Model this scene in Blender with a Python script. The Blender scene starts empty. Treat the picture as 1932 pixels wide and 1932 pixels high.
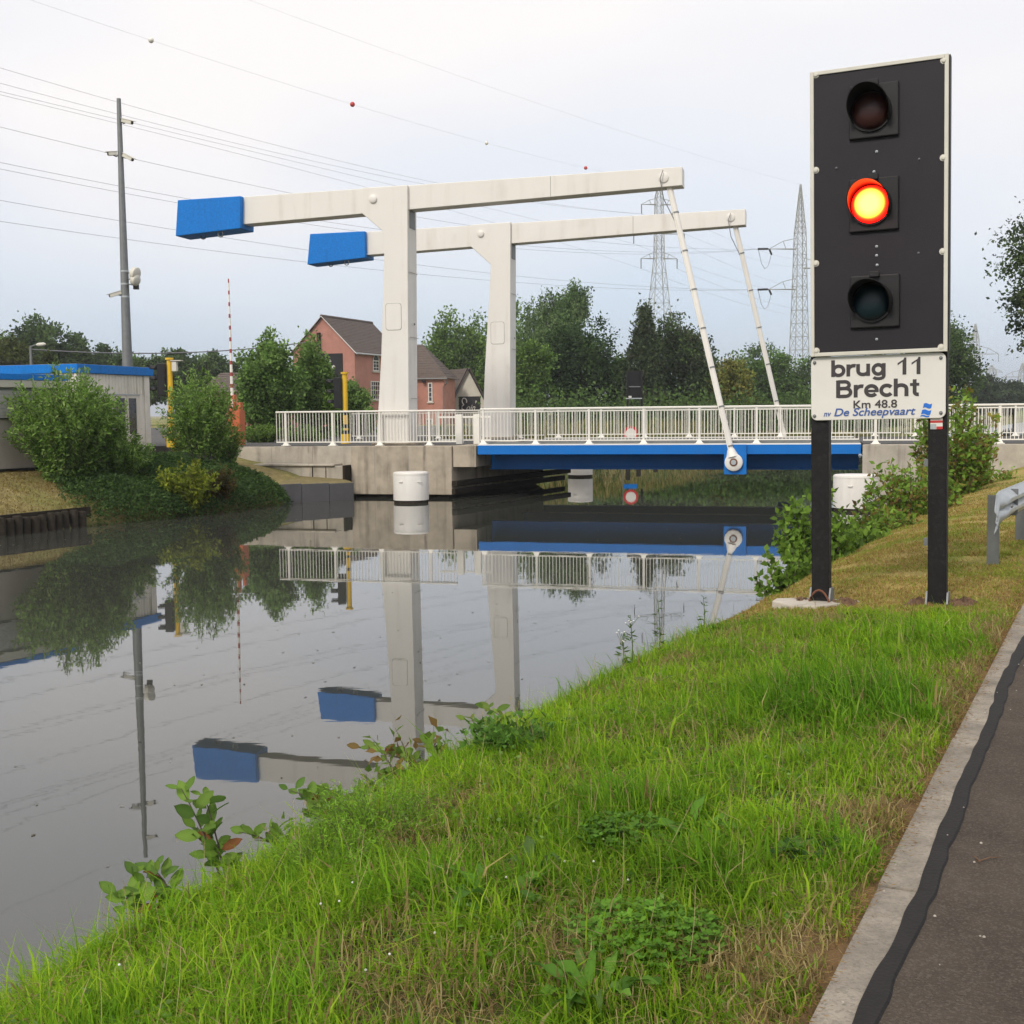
import bpy, math, random
import numpy as np
from mathutils import Vector, Matrix

# ------------------------------------------------------------------ camera, world, sun, exposure
scene = bpy.context.scene
COL = scene.collection
F, CX = 2305.0, 966.0            # focal length and centre, in pixels of a 1932 px wide photograph
CAM = Vector((0.0, 0.0, 2.6))    # z = 0 is the canal's water level
_dn = Vector((285.0, -28260.0, -F)).normalized()
_zw = -_dn
_yw = (Vector((0, 0, -1)) - _zw * Vector((0, 0, -1)).dot(_zw)).normalized()
_xw = _yw.cross(_zw)
RC = Matrix((_xw, _yw, _zw))     # camera space -> world
cam_d = bpy.data.cameras.new('camera')
cam_d.sensor_width = 36.0
cam_d.lens = 36.0 * F / 1932.0
cam_d.clip_start, cam_d.clip_end = 0.05, 9000.0
cam = bpy.data.objects.new('camera', cam_d)
COL.objects.link(cam)
cam.matrix_world = Matrix.Translation(CAM) @ RC.to_4x4()
scene.camera = cam

SUN_EL, SUN_AZ = math.radians(38), math.radians(208)   # compass azimuth from +Y, clockwise: behind the camera, to its left
sun_dir = Vector((math.sin(SUN_AZ) * math.cos(SUN_EL), math.cos(SUN_AZ) * math.cos(SUN_EL), math.sin(SUN_EL)))
world = bpy.data.worlds.new('World')
scene.world = world
world.use_nodes = True
wn, wl = world.node_tree.nodes, world.node_tree.links
wn.clear()
w_out = wn.new('ShaderNodeOutputWorld')
w_bg = wn.new('ShaderNodeBackground')
w_bg.inputs['Strength'].default_value = 0.1
w_sky = wn.new('ShaderNodeTexSky')
w_sky.sky_type = 'NISHITA'
w_sky.sun_disc = False
w_sky.sun_elevation = SUN_EL
w_sky.sun_rotation = SUN_AZ
w_sky.air_density, w_sky.dust_density, w_sky.ozone_density = 1.2, 2.0, 1.5
w_tc = wn.new('ShaderNodeTexCoord')
w_map = wn.new('ShaderNodeMapping')
w_map.inputs['Scale'].default_value = (1.0, 1.0, 2.6)
w_noise = wn.new('ShaderNodeTexNoise')
w_noise.inputs['Scale'].default_value = 1.9
w_noise.inputs['Detail'].default_value = 2.5
w_noise.inputs['Roughness'].default_value = 0.45
w_sep = wn.new('ShaderNodeSeparateXYZ')
w_el = wn.new('ShaderNodeMapRange')          # the cloud sheet is thinner low down, as seen all round the horizon
w_el.inputs['From Min'].default_value, w_el.inputs['From Max'].default_value = 0.0, 0.30
w_el.inputs['To Min'].default_value, w_el.inputs['To Max'].default_value = 0.10, 0.95
w_nr = wn.new('ShaderNodeMapRange')
w_nr.inputs['From Min'].default_value, w_nr.inputs['From Max'].default_value = 0.3, 0.7
w_nr.inputs['To Min'].default_value, w_nr.inputs['To Max'].default_value = -0.26, 0.26
w_add = wn.new('ShaderNodeMath')
w_add.operation = 'ADD'
w_add.use_clamp = True
w_hz = wn.new('ShaderNodeMixRGB')            # thin high haze over the clear part
w_hz.inputs['Fac'].default_value = 0.72
w_hz.inputs['Color2'].default_value = (3.75, 4.8, 6.4, 1)
w_mix = wn.new('ShaderNodeMixRGB')
w_mix.inputs['Color2'].default_value = (6.85, 6.62, 6.60, 1)
wl.new(w_tc.outputs['Generated'], w_map.inputs['Vector'])
wl.new(w_map.outputs['Vector'], w_noise.inputs['Vector'])
wl.new(w_tc.outputs['Generated'], w_sep.inputs['Vector'])
wl.new(w_sep.outputs['Z'], w_el.inputs['Value'])
wl.new(w_noise.outputs['Fac'], w_nr.inputs['Value'])
wl.new(w_el.outputs['Result'], w_add.inputs[0])
wl.new(w_nr.outputs['Result'], w_add.inputs[1])
wl.new(w_sky.outputs['Color'], w_hz.inputs['Color1'])
wl.new(w_hz.outputs['Color'], w_mix.inputs['Color1'])
wl.new(w_add.outputs['Value'], w_mix.inputs['Fac'])
wl.new(w_mix.outputs['Color'], w_bg.inputs['Color'])
wl.new(w_bg.outputs['Background'], w_out.inputs['Surface'])

sun_l = bpy.data.lights.new('sun', 'SUN')
sun_l.energy, sun_l.angle, sun_l.color = 1.5, math.radians(14), (1.0, 0.93, 0.82)
sun_o = bpy.data.objects.new('sun', sun_l)
COL.objects.link(sun_o)
sun_o.rotation_euler = sun_dir.to_track_quat('Z', 'Y').to_euler()
sun_o.location = (0, 0, 60)
vs = scene.view_settings
vs.view_transform, vs.look, vs.gamma, vs.use_curve_mapping = 'Standard', 'None', 1.0, False
vs.exposure = 0.60
scene.render.engine = 'CYCLES'
scene.cycles.max_bounces = 5
scene.cycles.diffuse_bounces = 3
scene.cycles.transmission_bounces = 4
scene.cycles.transparent_max_bounces = 6
scene.cycles.use_denoising = True
scene.cycles.use_adaptive_sampling = True
scene.cycles.adaptive_threshold = 0.02
scene.cycles.caustics_reflective = False
scene.cycles.caustics_refractive = False

rnd = random.Random(11)
nrng = np.random.default_rng(11)

# ------------------------------------------------------------------ pixels to directions and frames of the place
def ray(u, v):
    return (RC @ Vector(((u - CX) / F, -(v - CX) / F, -1.0))).normalized()
def at(u, v, y):                    # point of the pixel's ray at depth y
    d = ray(u, v)
    return CAM + d * (y / d.y)
def on_z(u, v, z):
    d = ray(u, v)
    return CAM + d * ((z - CAM.z) / d.z)
def on_plane(u, v, p, n):
    d = ray(u, v)
    return CAM + d * ((p - CAM).dot(n) / d.dot(n))
CS, SN_ = 0.8944, 0.4472            # the canal runs along s; n is measured across it, to the right
def SN(s, n, z=0.0):
    return Vector((SN_ * s + CS * n, CS * s - SN_ * n, z))
def to_sn(p):
    return (SN_ * p.x + CS * p.y, CS * p.x - SN_ * p.y)
BETA = math.radians(14.4)           # the bridge runs along t, w goes across it, away from the camera
bt = Vector((math.cos(BETA), -math.sin(BETA), 0))
be = Vector((math.sin(BETA), math.cos(BETA), 0))
_a = at(1385, 872, 35.3)
B0 = Vector((_a.x, _a.y, 0)) + be * 0.35
def BW(t, w, z):
    return B0 + bt * t + be * w + Vector((0, 0, z))
def bp(u, v, w):                    # pixel on the vertical plane w = const -> (t, z)
    p = on_plane(u, v, B0 + be * w, be)
    return ((p - B0).dot(bt), p.z)
def bt_(u, w, v=838):
    return bp(u, v, w)[0]

# ------------------------------------------------------------------ materials
def _nodes(name):
    m = bpy.data.materials.new(name)
    m.use_nodes = True
    return m, m.node_tree.nodes, m.node_tree.links, m.node_tree.nodes['Principled BSDF']
def mat(name, col, rough=0.6, metal=0.0, var=0.12, vscale=2.5, bump=0.0, bscale=40.0, streak=0.0, scol=(0.05, 0.045, 0.04), sscale=5.0, spec=0.5, spots=0.0, pscale=60.0, pcol=(0.6, 0.6, 0.6)):
    m, N, L, b = _nodes(name)
    b.inputs['Roughness'].default_value = rough
    b.inputs['Metallic'].default_value = metal
    b.inputs['Specular IOR Level'].default_value = spec
    tc = N.new('ShaderNodeTexCoord')
    no = N.new('ShaderNodeTexNoise')
    no.inputs['Scale'].default_value = vscale
    no.inputs['Detail'].default_value = 6
    no.inputs['Roughness'].default_value = 0.65
    L.new(tc.outputs['Object'], no.inputs['Vector'])
    mx = N.new('ShaderNodeMixRGB')
    mx.inputs['Color1'].default_value = tuple(max(0, c * (1 - 2 * var)) for c in col) + (1,)
    mx.inputs['Color2'].default_value = tuple(min(1, c * (1 + 2 * var)) for c in col) + (1,)
    L.new(no.outputs['Fac'], mx.inputs['Fac'])
    out = mx.outputs['Color']
    if streak:
        mp = N.new('ShaderNodeMapping')
        mp.inputs['Scale'].default_value = (1, 1, 0.07)
        L.new(tc.outputs['Object'], mp.inputs['Vector'])
        n2 = N.new('ShaderNodeTexNoise')
        n2.inputs['Scale'].default_value = sscale
        n2.inputs['Detail'].default_value = 4
        L.new(mp.outputs['Vector'], n2.inputs['Vector'])
        mr = N.new('ShaderNodeMapRange')
        mr.inputs['From Min'].default_value, mr.inputs['From Max'].default_value = 0.5, 0.72
        mr.inputs['To Max'].default_value = streak
        L.new(n2.outputs['Fac'], mr.inputs['Value'])
        n3 = N.new('ShaderNodeTexNoise')
        n3.inputs['Scale'].default_value = 1.6
        n3.inputs['Detail'].default_value = 5
        L.new(tc.outputs['Object'], n3.inputs['Vector'])
        mr3 = N.new('ShaderNodeMapRange')
        mr3.inputs['From Min'].default_value, mr3.inputs['From Max'].default_value = 0.35, 0.65
        L.new(n3.outputs['Fac'], mr3.inputs['Value'])
        mu = N.new('ShaderNodeMath')
        mu.operation = 'MULTIPLY'
        L.new(mr.outputs['Result'], mu.inputs[0])
        L.new(mr3.outputs['Result'], mu.inputs[1])
        m2 = N.new('ShaderNodeMixRGB')
        m2.inputs['Color2'].default_value = tuple(scol) + (1,)
        L.new(mu.outputs['Value'], m2.inputs['Fac'])
        L.new(out, m2.inputs['Color1'])
        out = m2.outputs['Color']
    if spots:
        vo = N.new('ShaderNodeTexVoronoi')
        vo.inputs['Scale'].default_value = pscale
        L.new(tc.outputs['Object'], vo.inputs['Vector'])
        sp = N.new('ShaderNodeSeparateColor')
        L.new(vo.outputs['Color'], sp.inputs['Color'])
        mr = N.new('ShaderNodeMapRange')
        mr.inputs['From Min'].default_value, mr.inputs['From Max'].default_value = 0.55, 1.0
        mr.inputs['To Max'].default_value = spots
        L.new(sp.outputs['Red'], mr.inputs['Value'])
        m2 = N.new('ShaderNodeMixRGB')
        m2.inputs['Color2'].default_value = tuple(pcol) + (1,)
        L.new(mr.outputs['Result'], m2.inputs['Fac'])
        L.new(out, m2.inputs['Color1'])
        out = m2.outputs['Color']
    L.new(out, b.inputs['Base Color'])
    if bump:
        n4 = N.new('ShaderNodeTexNoise')
        n4.inputs['Scale'].default_value = bscale
        n4.inputs['Detail'].default_value = 5
        L.new(tc.outputs['Object'], n4.inputs['Vector'])
        bm = N.new('ShaderNodeBump')
        bm.inputs['Strength'].default_value = bump
        bm.inputs['Distance'].default_value = 0.02
        L.new(n4.outputs['Fac'], bm.inputs['Height'])
        L.new(bm.outputs['Normal'], b.inputs['Normal'])
    return m
def vmat(name, rough=0.55, trans=0.3, spec=0.25, var=0.0, vscale=8.0, bump=0.0, bscale=60):
    """colour from the mesh's own 'Col' attribute (leaf by leaf, blade by blade)"""
    m, N, L, b = _nodes(name)
    a = N.new('ShaderNodeAttribute')
    a.attribute_name = 'Col'
    out = a.outputs['Color']
    if var:
        tc = N.new('ShaderNodeTexCoord')
        no = N.new('ShaderNodeTexNoise')
        no.inputs['Scale'].default_value = vscale
        no.inputs['Detail'].default_value = 8
        no.inputs['Roughness'].default_value = 0.7
        L.new(tc.outputs['Object'], no.inputs['Vector'])
        mr = N.new('ShaderNodeMapRange')
        mr.inputs['From Min'].default_value, mr.inputs['From Max'].default_value = 0.25, 0.75
        mr.inputs['To Min'].default_value, mr.inputs['To Max'].default_value = 1 - var, 1 + var
        L.new(no.outputs['Fac'], mr.inputs['Value'])
        mx = N.new('ShaderNodeMixRGB')
        mx.blend_type = 'MULTIPLY'
        mx.inputs['Fac'].default_value = 1
        L.new(out, mx.inputs['Color1'])
        L.new(mr.outputs['Result'], mx.inputs['Color2'])
        out = mx.outputs['Color']
        if bump:
            bm = N.new('ShaderNodeBump')
            bm.inputs['Strength'].default_value = bump
            bm.inputs['Distance'].default_value = 0.04
            L.new(no.outputs['Fac'], bm.inputs['Height'])
            L.new(bm.outputs['Normal'], b.inputs['Normal'])
    L.new(out, b.inputs['Base Color'])
    b.inputs['Roughness'].default_value = rough
    b.inputs['Specular IOR Level'].default_value = spec
    if trans:
        t = N.new('ShaderNodeBsdfTranslucent')
        L.new(out, t.inputs['Color'])
        mx = N.new('ShaderNodeMixShader')
        mx.inputs['Fac'].default_value = trans
        L.new(b.outputs['BSDF'], mx.inputs[1])
        L.new(t.outputs['BSDF'], mx.inputs[2])
        L.new(mx.outputs['Shader'], N['Material Output'].inputs['Surface'])
    return m
def emat(name, col, strength, base=(0.02, 0.02, 0.02)):
    m, N, L, b = _nodes(name)
    b.inputs['Base Color'].default_value = base + (1,)
    b.inputs['Emission Color'].default_value = col + (1,)
    b.inputs['Emission Strength'].default_value = strength
    return m
def glass(name, col=(0.02, 0.025, 0.03), rough=0.05):
    m, N, L, b = _nodes(name)
    b.inputs['Base Color'].default_value = col + (1,)
    b.inputs['Roughness'].default_value = rough
    b.inputs['Specular IOR Level'].default_value = 0.8
    return m
def water_mat():
    m, N, L, b = _nodes('canal_water')
    b.inputs['Base Color'].default_value = (0.048, 0.050, 0.042, 1)
    b.inputs['Roughness'].default_value = 0.015
    b.inputs['IOR'].default_value = 1.62
    tc = N.new('ShaderNodeTexCoord')
    mp = N.new('ShaderNodeMapping')
    mp.inputs['Rotation'].default_value = (0, 0, math.radians(-26.6))
    mp.inputs['Scale'].default_value = (1.0, 2.2, 1.0)
    L.new(tc.outputs['Object'], mp.inputs['Vector'])
    n1 = N.new('ShaderNodeTexNoise')
    n1.inputs['Scale'].default_value = 1.0
    n1.inputs['Detail'].default_value = 3
    n1.inputs['Roughness'].default_value = 0.55
    L.new(mp.outputs['Vector'], n1.inputs['Vector'])
    bm = N.new('ShaderNodeBump')
    bm.inputs['Strength'].default_value = 0.05
    bm.inputs['Distance'].default_value = 0.010
    L.new(n1.outputs['Fac'], bm.inputs['Height'])
    L.new(bm.outputs['Normal'], b.inputs['Normal'])
    return m

WHITE = (0.78, 0.76, 0.72)
M = {
    'white': mat('white_paint', (0.74, 0.715, 0.675), 0.42, var=0.035, vscale=0.7, streak=0.34, scol=(0.40, 0.35, 0.28), sscale=3.4),
    'rail': mat('railing_paint', (0.78, 0.76, 0.70), 0.4, var=0.03),
    'blue': mat('blue_paint', (0.002, 0.170, 0.58), 0.5, spec=0.25, var=0.20, vscale=16, bump=0.06, bscale=60, streak=0.25, scol=(0.01, 0.07, 0.22), sscale=6),
    'blue_girder': mat('girder_blue_paint', (0.002, 0.150, 0.52), 0.45, spec=0.3, var=0.05, vscale=2, streak=0.12, scol=(0.03, 0.06, 0.14)),
    'seam': mat('dark_seam', (0.28, 0.27, 0.25), 0.7),
    'concrete': mat('stained_concrete', (0.40, 0.345, 0.27), 0.85, var=0.30, vscale=1.5, bump=0.3, bscale=25, streak=0.95, scol=(0.095, 0.078, 0.060), sscale=4.2),
    'concrete_light': mat('weathered_concrete', (0.42, 0.38, 0.32), 0.85, var=0.26, vscale=1.7, bump=0.3, bscale=25, streak=0.9, scol=(0.12, 0.10, 0.08), sscale=4.5),
    'kerb': mat('kerb_concrete', (0.27, 0.238, 0.192), 0.9, var=0.48, vscale=4.5, bump=0.6, bscale=90, spots=0.5, pscale=110, pcol=(0.15, 0.13, 0.105)),
    'asphalt': mat('asphalt', (0.088, 0.070, 0.055), 0.9, spec=0.2, var=0.34, vscale=3.5, bump=1.0, bscale=120, spots=0.5, pscale=150, pcol=(0.19, 0.16, 0.13)),
    'road': mat('road_asphalt', (0.075, 0.073, 0.07), 0.9, var=0.2, vscale=3, bump=0.4, bscale=120),
    'sealant': mat('bitumen_sealant', (0.017, 0.015, 0.0145), 0.75, spec=0.25, var=0.25, vscale=12, bump=0.18, bscale=70),
    'timber': mat('dark_wet_timber', (0.032, 0.026, 0.019), 0.8, spec=0.15, var=0.35, vscale=9, bump=0.5, bscale=30),
    'grey_sheet': mat('grey_plastic_sheet', (0.085, 0.083, 0.088), 0.55, var=0.12, vscale=3, streak=0.3, scol=(0.05, 0.05, 0.05)),
    'galv': mat('galvanised_steel', (0.42, 0.455, 0.48), 0.45, 0.25, var=0.14, vscale=9),
    'galv_dark': mat('weathered_steel', (0.19, 0.20, 0.205), 0.55, 0.4, var=0.14, vscale=6),
    'black': mat('black_paint', (0.014, 0.0135, 0.015), 0.5, spec=0.3, var=0.2, vscale=10, bump=0.1, bscale=150),
    'panel_black': mat('black_panel_paint', (0.018, 0.016, 0.021), 0.55, spec=0.25, var=0.12, vscale=3, bump=0.08, bscale=160),
    'post_black': mat('black_post_paint', (0.0095, 0.009, 0.010), 0.55, spec=0.22, var=0.3, vscale=14, bump=0.2, bscale=120, spots=0.08, pscale=30, pcol=(0.1, 0.1, 0.1)),
    'cream': mat('cream_aluminium', (0.62, 0.60, 0.53), 0.45, var=0.08, vscale=6),
    'plate': mat('white_sign_plate', (0.72, 0.70, 0.655), 0.4, var=0.04, vscale=5),
    'ink': mat('dark_lettering', (0.040, 0.033, 0.036), 0.5, var=0.05),
    'ink_blue': mat('blue_lettering', (0.050, 0.110, 0.34), 0.5, var=0.05),
    'logo': mat('blue_logo', (0.012, 0.15, 0.60), 0.45, var=0.05),
    'red': mat('red_paint', (0.52, 0.03, 0.03), 0.45, var=0.08),
    'faded_red': mat('faded_red_paint', (0.33, 0.055, 0.05), 0.5, var=0.1),
    'orange': mat('orange_paint', (0.50, 0.125, 0.045), 0.6, var=0.08, vscale=5),
    'yellow': mat('yellow_paint', (0.72, 0.45, 0.02), 0.45, var=0.08),
    'wire': mat('cable', (0.17, 0.17, 0.18), 0.6, var=0.0),
    'pylon': mat('pylon_steel', (0.36, 0.37, 0.36), 0.6, 0.2, var=0.1),
    'brick': mat('red_brick', (0.42, 0.195, 0.150), 0.85, var=0.16, vscale=1.2, streak=0.2, scol=(0.2, 0.07, 0.05)),
    'roof': mat('brown_roof_tiles', (0.105, 0.080, 0.068), 0.8, var=0.2, vscale=3),
    'cream_wall': mat('cream_render', (0.50, 0.48, 0.42), 0.8, var=0.08),
    'frame': mat('white_window_frame', (0.66, 0.64, 0.60), 0.5, var=0.05),
    'glass': glass('window_glass'),
    'cladding': mat('white_cladding', (0.72, 0.70, 0.65), 0.6, var=0.10, vscale=3, streak=0.6, scol=(0.27, 0.255, 0.20), sscale=7),
    'shutter': mat('shutter_grey', (0.47, 0.46, 0.455), 0.5, var=0.05),
    'cab_wall': mat('grey_cabinet_wall', (0.40, 0.365, 0.335), 0.7, var=0.1, vscale=1.5, streak=0.25, scol=(0.25, 0.22, 0.2)),
    'bark': mat('bark', (0.085, 0.068, 0.05), 0.9, var=0.3, vscale=8, bump=0.5, bscale=25),
    'thatch': mat('dry_straw', (0.36, 0.29, 0.14), 0.8),
    'moss': mat('mossy_sand', (0.185, 0.150, 0.062), 0.95, var=0.3, vscale=6, bump=0.6, bscale=40),
    'soil': mat('dry_soil', (0.145, 0.085, 0.05), 0.95, var=0.3, vscale=14, bump=0.9, bscale=45),
    'leaf': vmat('leaves', 0.6, 0.42, 0.12),
    'grass': vmat('grass_blades', 0.65, 0.42, 0.07),
    'ground': vmat('turf_and_soil', 0.95, 0.0, 0.1, var=0.45, vscale=3.5, bump=0.7),
    'flower': mat('petal_white', (0.75, 0.73, 0.7), 0.7),
    'water': water_mat(),
    'stalk': mat('green_stalk', (0.09, 0.13, 0.035), 0.7),
    'rust': mat('rusty_steel', (0.16, 0.06, 0.03), 0.8, var=0.3, vscale=12),
}

# ------------------------------------------------------------------ mesh helpers
def tag(o, label=None, cat=None, group=None, kind=None):
    if label: o['label'] = label
    if cat: o['category'] = cat
    if group: o['group'] = group
    if kind: o['kind'] = kind
    return o
def thing(name, label, cat, loc, group=None):
    o = bpy.data.objects.new(name, None)
    o.empty_display_size = 0.2
    COL.objects.link(o)
    o.location = Vector(loc)
    o.matrix_world = Matrix.Translation(Vector(loc))
    return tag(o, label, cat, group)
def put(name, me, parent=None, loc=None, rot=None):
    o = bpy.data.objects.new(name, me)
    COL.objects.link(o)
    if loc is not None: o.location = loc
    if rot is not None: o.rotation_euler = rot
    if parent is not None:
        o.parent = parent
        p, mw = parent, Matrix.Identity(4)
        chain = []
        while p is not None:
            chain.append(p)
            p = p.parent
        for q in reversed(chain):
            mw = mw @ q.matrix_parent_inverse @ q.matrix_basis
        o.matrix_parent_inverse = mw.inverted()
    return o
def np_mesh(name, V, faces, material, col=None, smooth=False):
    """V (n,3); faces: list of (m,k) index arrays; col (n,3) point colours"""
    me = bpy.data.meshes.new(name)
    V = np.asarray(V, dtype=np.float32)
    me.vertices.add(len(V))
    me.vertices.foreach_set('co', V.ravel())
    idx = np.concatenate([np.asarray(f, dtype=np.int32).ravel() for f in faces])
    ks = np.concatenate([np.full(len(f), np.asarray(f).shape[1], dtype=np.int32) for f in faces])
    st = np.concatenate([[0], np.cumsum(ks)[:-1]]).astype(np.int32)
    me.loops.add(len(idx))
    me.loops.foreach_set('vertex_index', idx)
    me.polygons.add(len(ks))
    me.polygons.foreach_set('loop_start', st)
    if col is not None:
        at_ = me.attributes.new('Col', 'FLOAT_COLOR', 'POINT')
        c4 = np.ones((len(V), 4), dtype=np.float32)
        c4[:, :3] = np.clip(col, 0, 1)
        at_.data.foreach_set('color', c4.ravel())
    if smooth:
        me.polygons.foreach_set('use_smooth', np.ones(len(ks), dtype=bool))
    me.materials.append(material)
    me.update(calc_edges=True)
    return me
class MB:
    def __init__(self, fr=None):
        self.v, self.f, self.fr = [], [], fr
    def add(self, pts, faces, fr=None):
        fr = fr or self.fr
        b = len(self.v)
        self.v += [tuple(fr(*p)) if fr else tuple(p) for p in pts]
        self.f += [tuple(b + i for i in f) for f in faces]
        return self
    def box(self, x0, x1, y0, y1, z0, z1, fr=None):
        p = [(x, y, z) for z in (z0, z1) for y in (y0, y1) for x in (x0, x1)]
        return self.add(p, [(0, 2, 3, 1), (4, 5, 7, 6), (0, 1, 5, 4), (2, 6, 7, 3), (0, 4, 6, 2), (1, 3, 7, 5)], fr)
    def prism(self, poly, y0, y1, fr=None):        # poly of (x,z), extruded along the second axis
        n = len(poly)
        p = [(x, y0, z) for x, z in poly] + [(x, y1, z) for x, z in poly]
        f = [tuple(range(n)), tuple(range(2 * n - 1, n - 1, -1))]
        f += [(i, n + i, n + (i + 1) % n, (i + 1) % n) for i in range(n)]
        return self.add(p, f, fr)
    def poly(self, pts, fr=None):
        return self.add(pts, [tuple(range(len(pts)))], fr)
    def tube(self, p0, p1, r0, r1=None, n=10, cap=True):
        return self.path([p0, p1], [r0, r0 if r1 is None else r1], n, cap)
    def path(self, pts, r, n=8, cap=True):
        pts = [Vector(p) for p in pts]
        if not isinstance(r, (list, tuple)): r = [r] * len(pts)
        b = len(self.v)
        for i, p in enumerate(pts):
            d = (pts[min(i + 1, len(pts) - 1)] - pts[max(i - 1, 0)]).normalized()
            a = d.cross(Vector((0, 0, 1)) if abs(d.z) < 0.9 else Vector((1, 0, 0))).normalized()
            c = d.cross(a)
            for k in range(n):
                t = 2 * math.pi * k / n
                self.v.append(tuple(p + (a * math.cos(t) + c * math.sin(t)) * r[i]))
        for i in range(len(pts) - 1):
            for k in range(n):
                q = b + i * n
                self.f.append((q + k, q + (k + 1) % n, q + n + (k + 1) % n, q + n + k))
        if cap:
            self.f.append(tuple(b + k for k in range(n))[::-1])
            e = b + (len(pts) - 1) * n
            self.f.append(tuple(e + k for k in range(n)))
        return self
    def lathe(self, prof, c, n=24, axis=None):     # prof of (radius, height) along axis
        ax = Vector(axis or (0, 0, 1)).normalized()
        a = ax.cross(Vector((0, 0, 1)) if abs(ax.z) < 0.9 else Vector((1, 0, 0))).normalized()
        k2 = ax.cross(a)
        b = len(self.v)
        c = Vector(c)
        for r, h in prof:
            for k in range(n):
                t = 2 * math.pi * k / n
                self.v.append(tuple(c + ax * h + (a * math.cos(t) + k2 * math.sin(t)) * r))
        for i in range(len(prof) - 1):
            for k in range(n):
                q = b + i * n
                self.f.append((q + k, q + (k + 1) % n, q + n + (k + 1) % n, q + n + k))
        self.f.append(tuple(b + k for k in range(n))[::-1])
        e = b + (len(prof) - 1) * n
        self.f.append(tuple(e + k for k in range(n)))
        return self
    def mesh(self, name, material, smooth=False):
        me = bpy.data.meshes.new(name)
        me.from_pydata(self.v, [], self.f)
        me.materials.append(material)
        me.update()
        import bmesh
        bm = bmesh.new()
        bm.from_mesh(me)
        bmesh.ops.recalc_face_normals(bm, faces=bm.faces)
        bm.to_mesh(me)
        bm.free()
        if smooth:
            for p in me.polygons: p.use_smooth = True
            me.set_sharp_from_angle(angle=math.radians(40))
        return me
    def build(self, name, material, parent=None, smooth=False, bevel=0.0):
        o = put(name, self.mesh(name, material, smooth), parent)
        if bevel:
            bv = o.modifiers.new('bevel', 'BEVEL')
            bv.width, bv.segments, bv.limit_method = bevel, 2, 'ANGLE'
        return o
def text_mesh(s, shear=0.0):
    cu = bpy.data.curves.new('lettering', 'FONT')
    cu.body, cu.size, cu.shear, cu.resolution_u = s, 1.0, shear, 6
    o = bpy.data.objects.new('lettering', cu)
    COL.objects.link(o)
    dg = bpy.context.evaluated_depsgraph_get()
    dg.update()
    me = bpy.data.meshes.new_from_object(o.evaluated_get(dg))
    bpy.data.objects.remove(o)
    bpy.data.curves.remove(cu)
    return me
def lettering(s, fr, x0, x1, z0, z1, y, material, parent, shear=0.0, bold=0.0, name='lettering', desc=False):
    """fit the text's box to x0..x1, z0..z1 (z0 the baseline unless desc) on frame fr"""
    me = text_mesh(s, shear)
    n = len(me.vertices)
    co = np.zeros(n * 3, dtype=np.float32)
    me.vertices.foreach_get('co', co)
    co = co.reshape(-1, 3)
    a0, a1 = co[:, 0].min(), co[:, 0].max()
    b0, b1 = (co[:, 1].min() if desc else 0.0), co[:, 1].max()
    g_ = bold * (z1 - z0)
    X = x0 + g_ + (co[:, 0] - a0) / (a1 - a0) * (x1 - x0 - 2 * g_)
    Z = z0 + (g_ if not desc else 0) + (co[:, 1] - b0) / (b1 - b0) * (z1 - z0 - 2 * g_)
    faces = [tuple(p.vertices) for p in me.polygons]
    offs = [(0.0, 0.0)] if not bold else [(g_ * math.cos(2 * math.pi * i / 8), g_ * math.sin(2 * math.pi * i / 8)) for i in range(8)]
    V_, F_ = [], []
    sg = 1 if (fr(0, 1, 0) - fr(0, 0, 0)).dot(CAM - fr(x0, 0, z0)) > 0 else -1
    for j, (ox, oz) in enumerate(offs):              # a bold face is the thin one laid several times, each a hair further out
        b_ = len(V_)
        V_ += [tuple(fr(float(x + ox), y + sg * 0.0003 * j, float(z + oz))) for x, z in zip(X, Z)]
        F_ += [tuple(b_ + i for i in f) for f in faces]
    bpy.data.meshes.remove(me)
    me = bpy.data.meshes.new(name)
    me.from_pydata(V_, [], F_)
    me.materials.clear()
    me.materials.append(material)
    me.update()
    return put(name, me, parent)

# ------------------------------------------------------------------ value noise
def vnoise(x, y, seed=0):
    x, y = np.asarray(x, dtype=np.float64), np.asarray(y, dtype=np.float64)
    xi, yi = np.floor(x).astype(np.int64), np.floor(y).astype(np.int64)
    xf, yf = x - xi, y - yi
    def h(a, b):
        k = (a * 374761393 + b * 668265263 + seed * 974711) & 0x7fffffff
        k = ((k ^ (k >> 13)) * 1274126177) & 0x7fffffff
        return ((k ^ (k >> 16)) & 0xffff) / 65535.0
    u, v = xf * xf * (3 - 2 * xf), yf * yf * (3 - 2 * yf)
    return (h(xi, yi) * (1 - u) + h(xi + 1, yi) * u) * (1 - v) + (h(xi, yi + 1) * (1 - u) + h(xi + 1, yi + 1) * u) * v
def fbm(x, y, seed=0):
    return (vnoise(x, y, seed) + 0.5 * vnoise(x * 2.1, y * 2.1, seed + 1) + 0.25 * vnoise(x * 4.3, y * 4.3, seed + 2)) / 1.75

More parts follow.
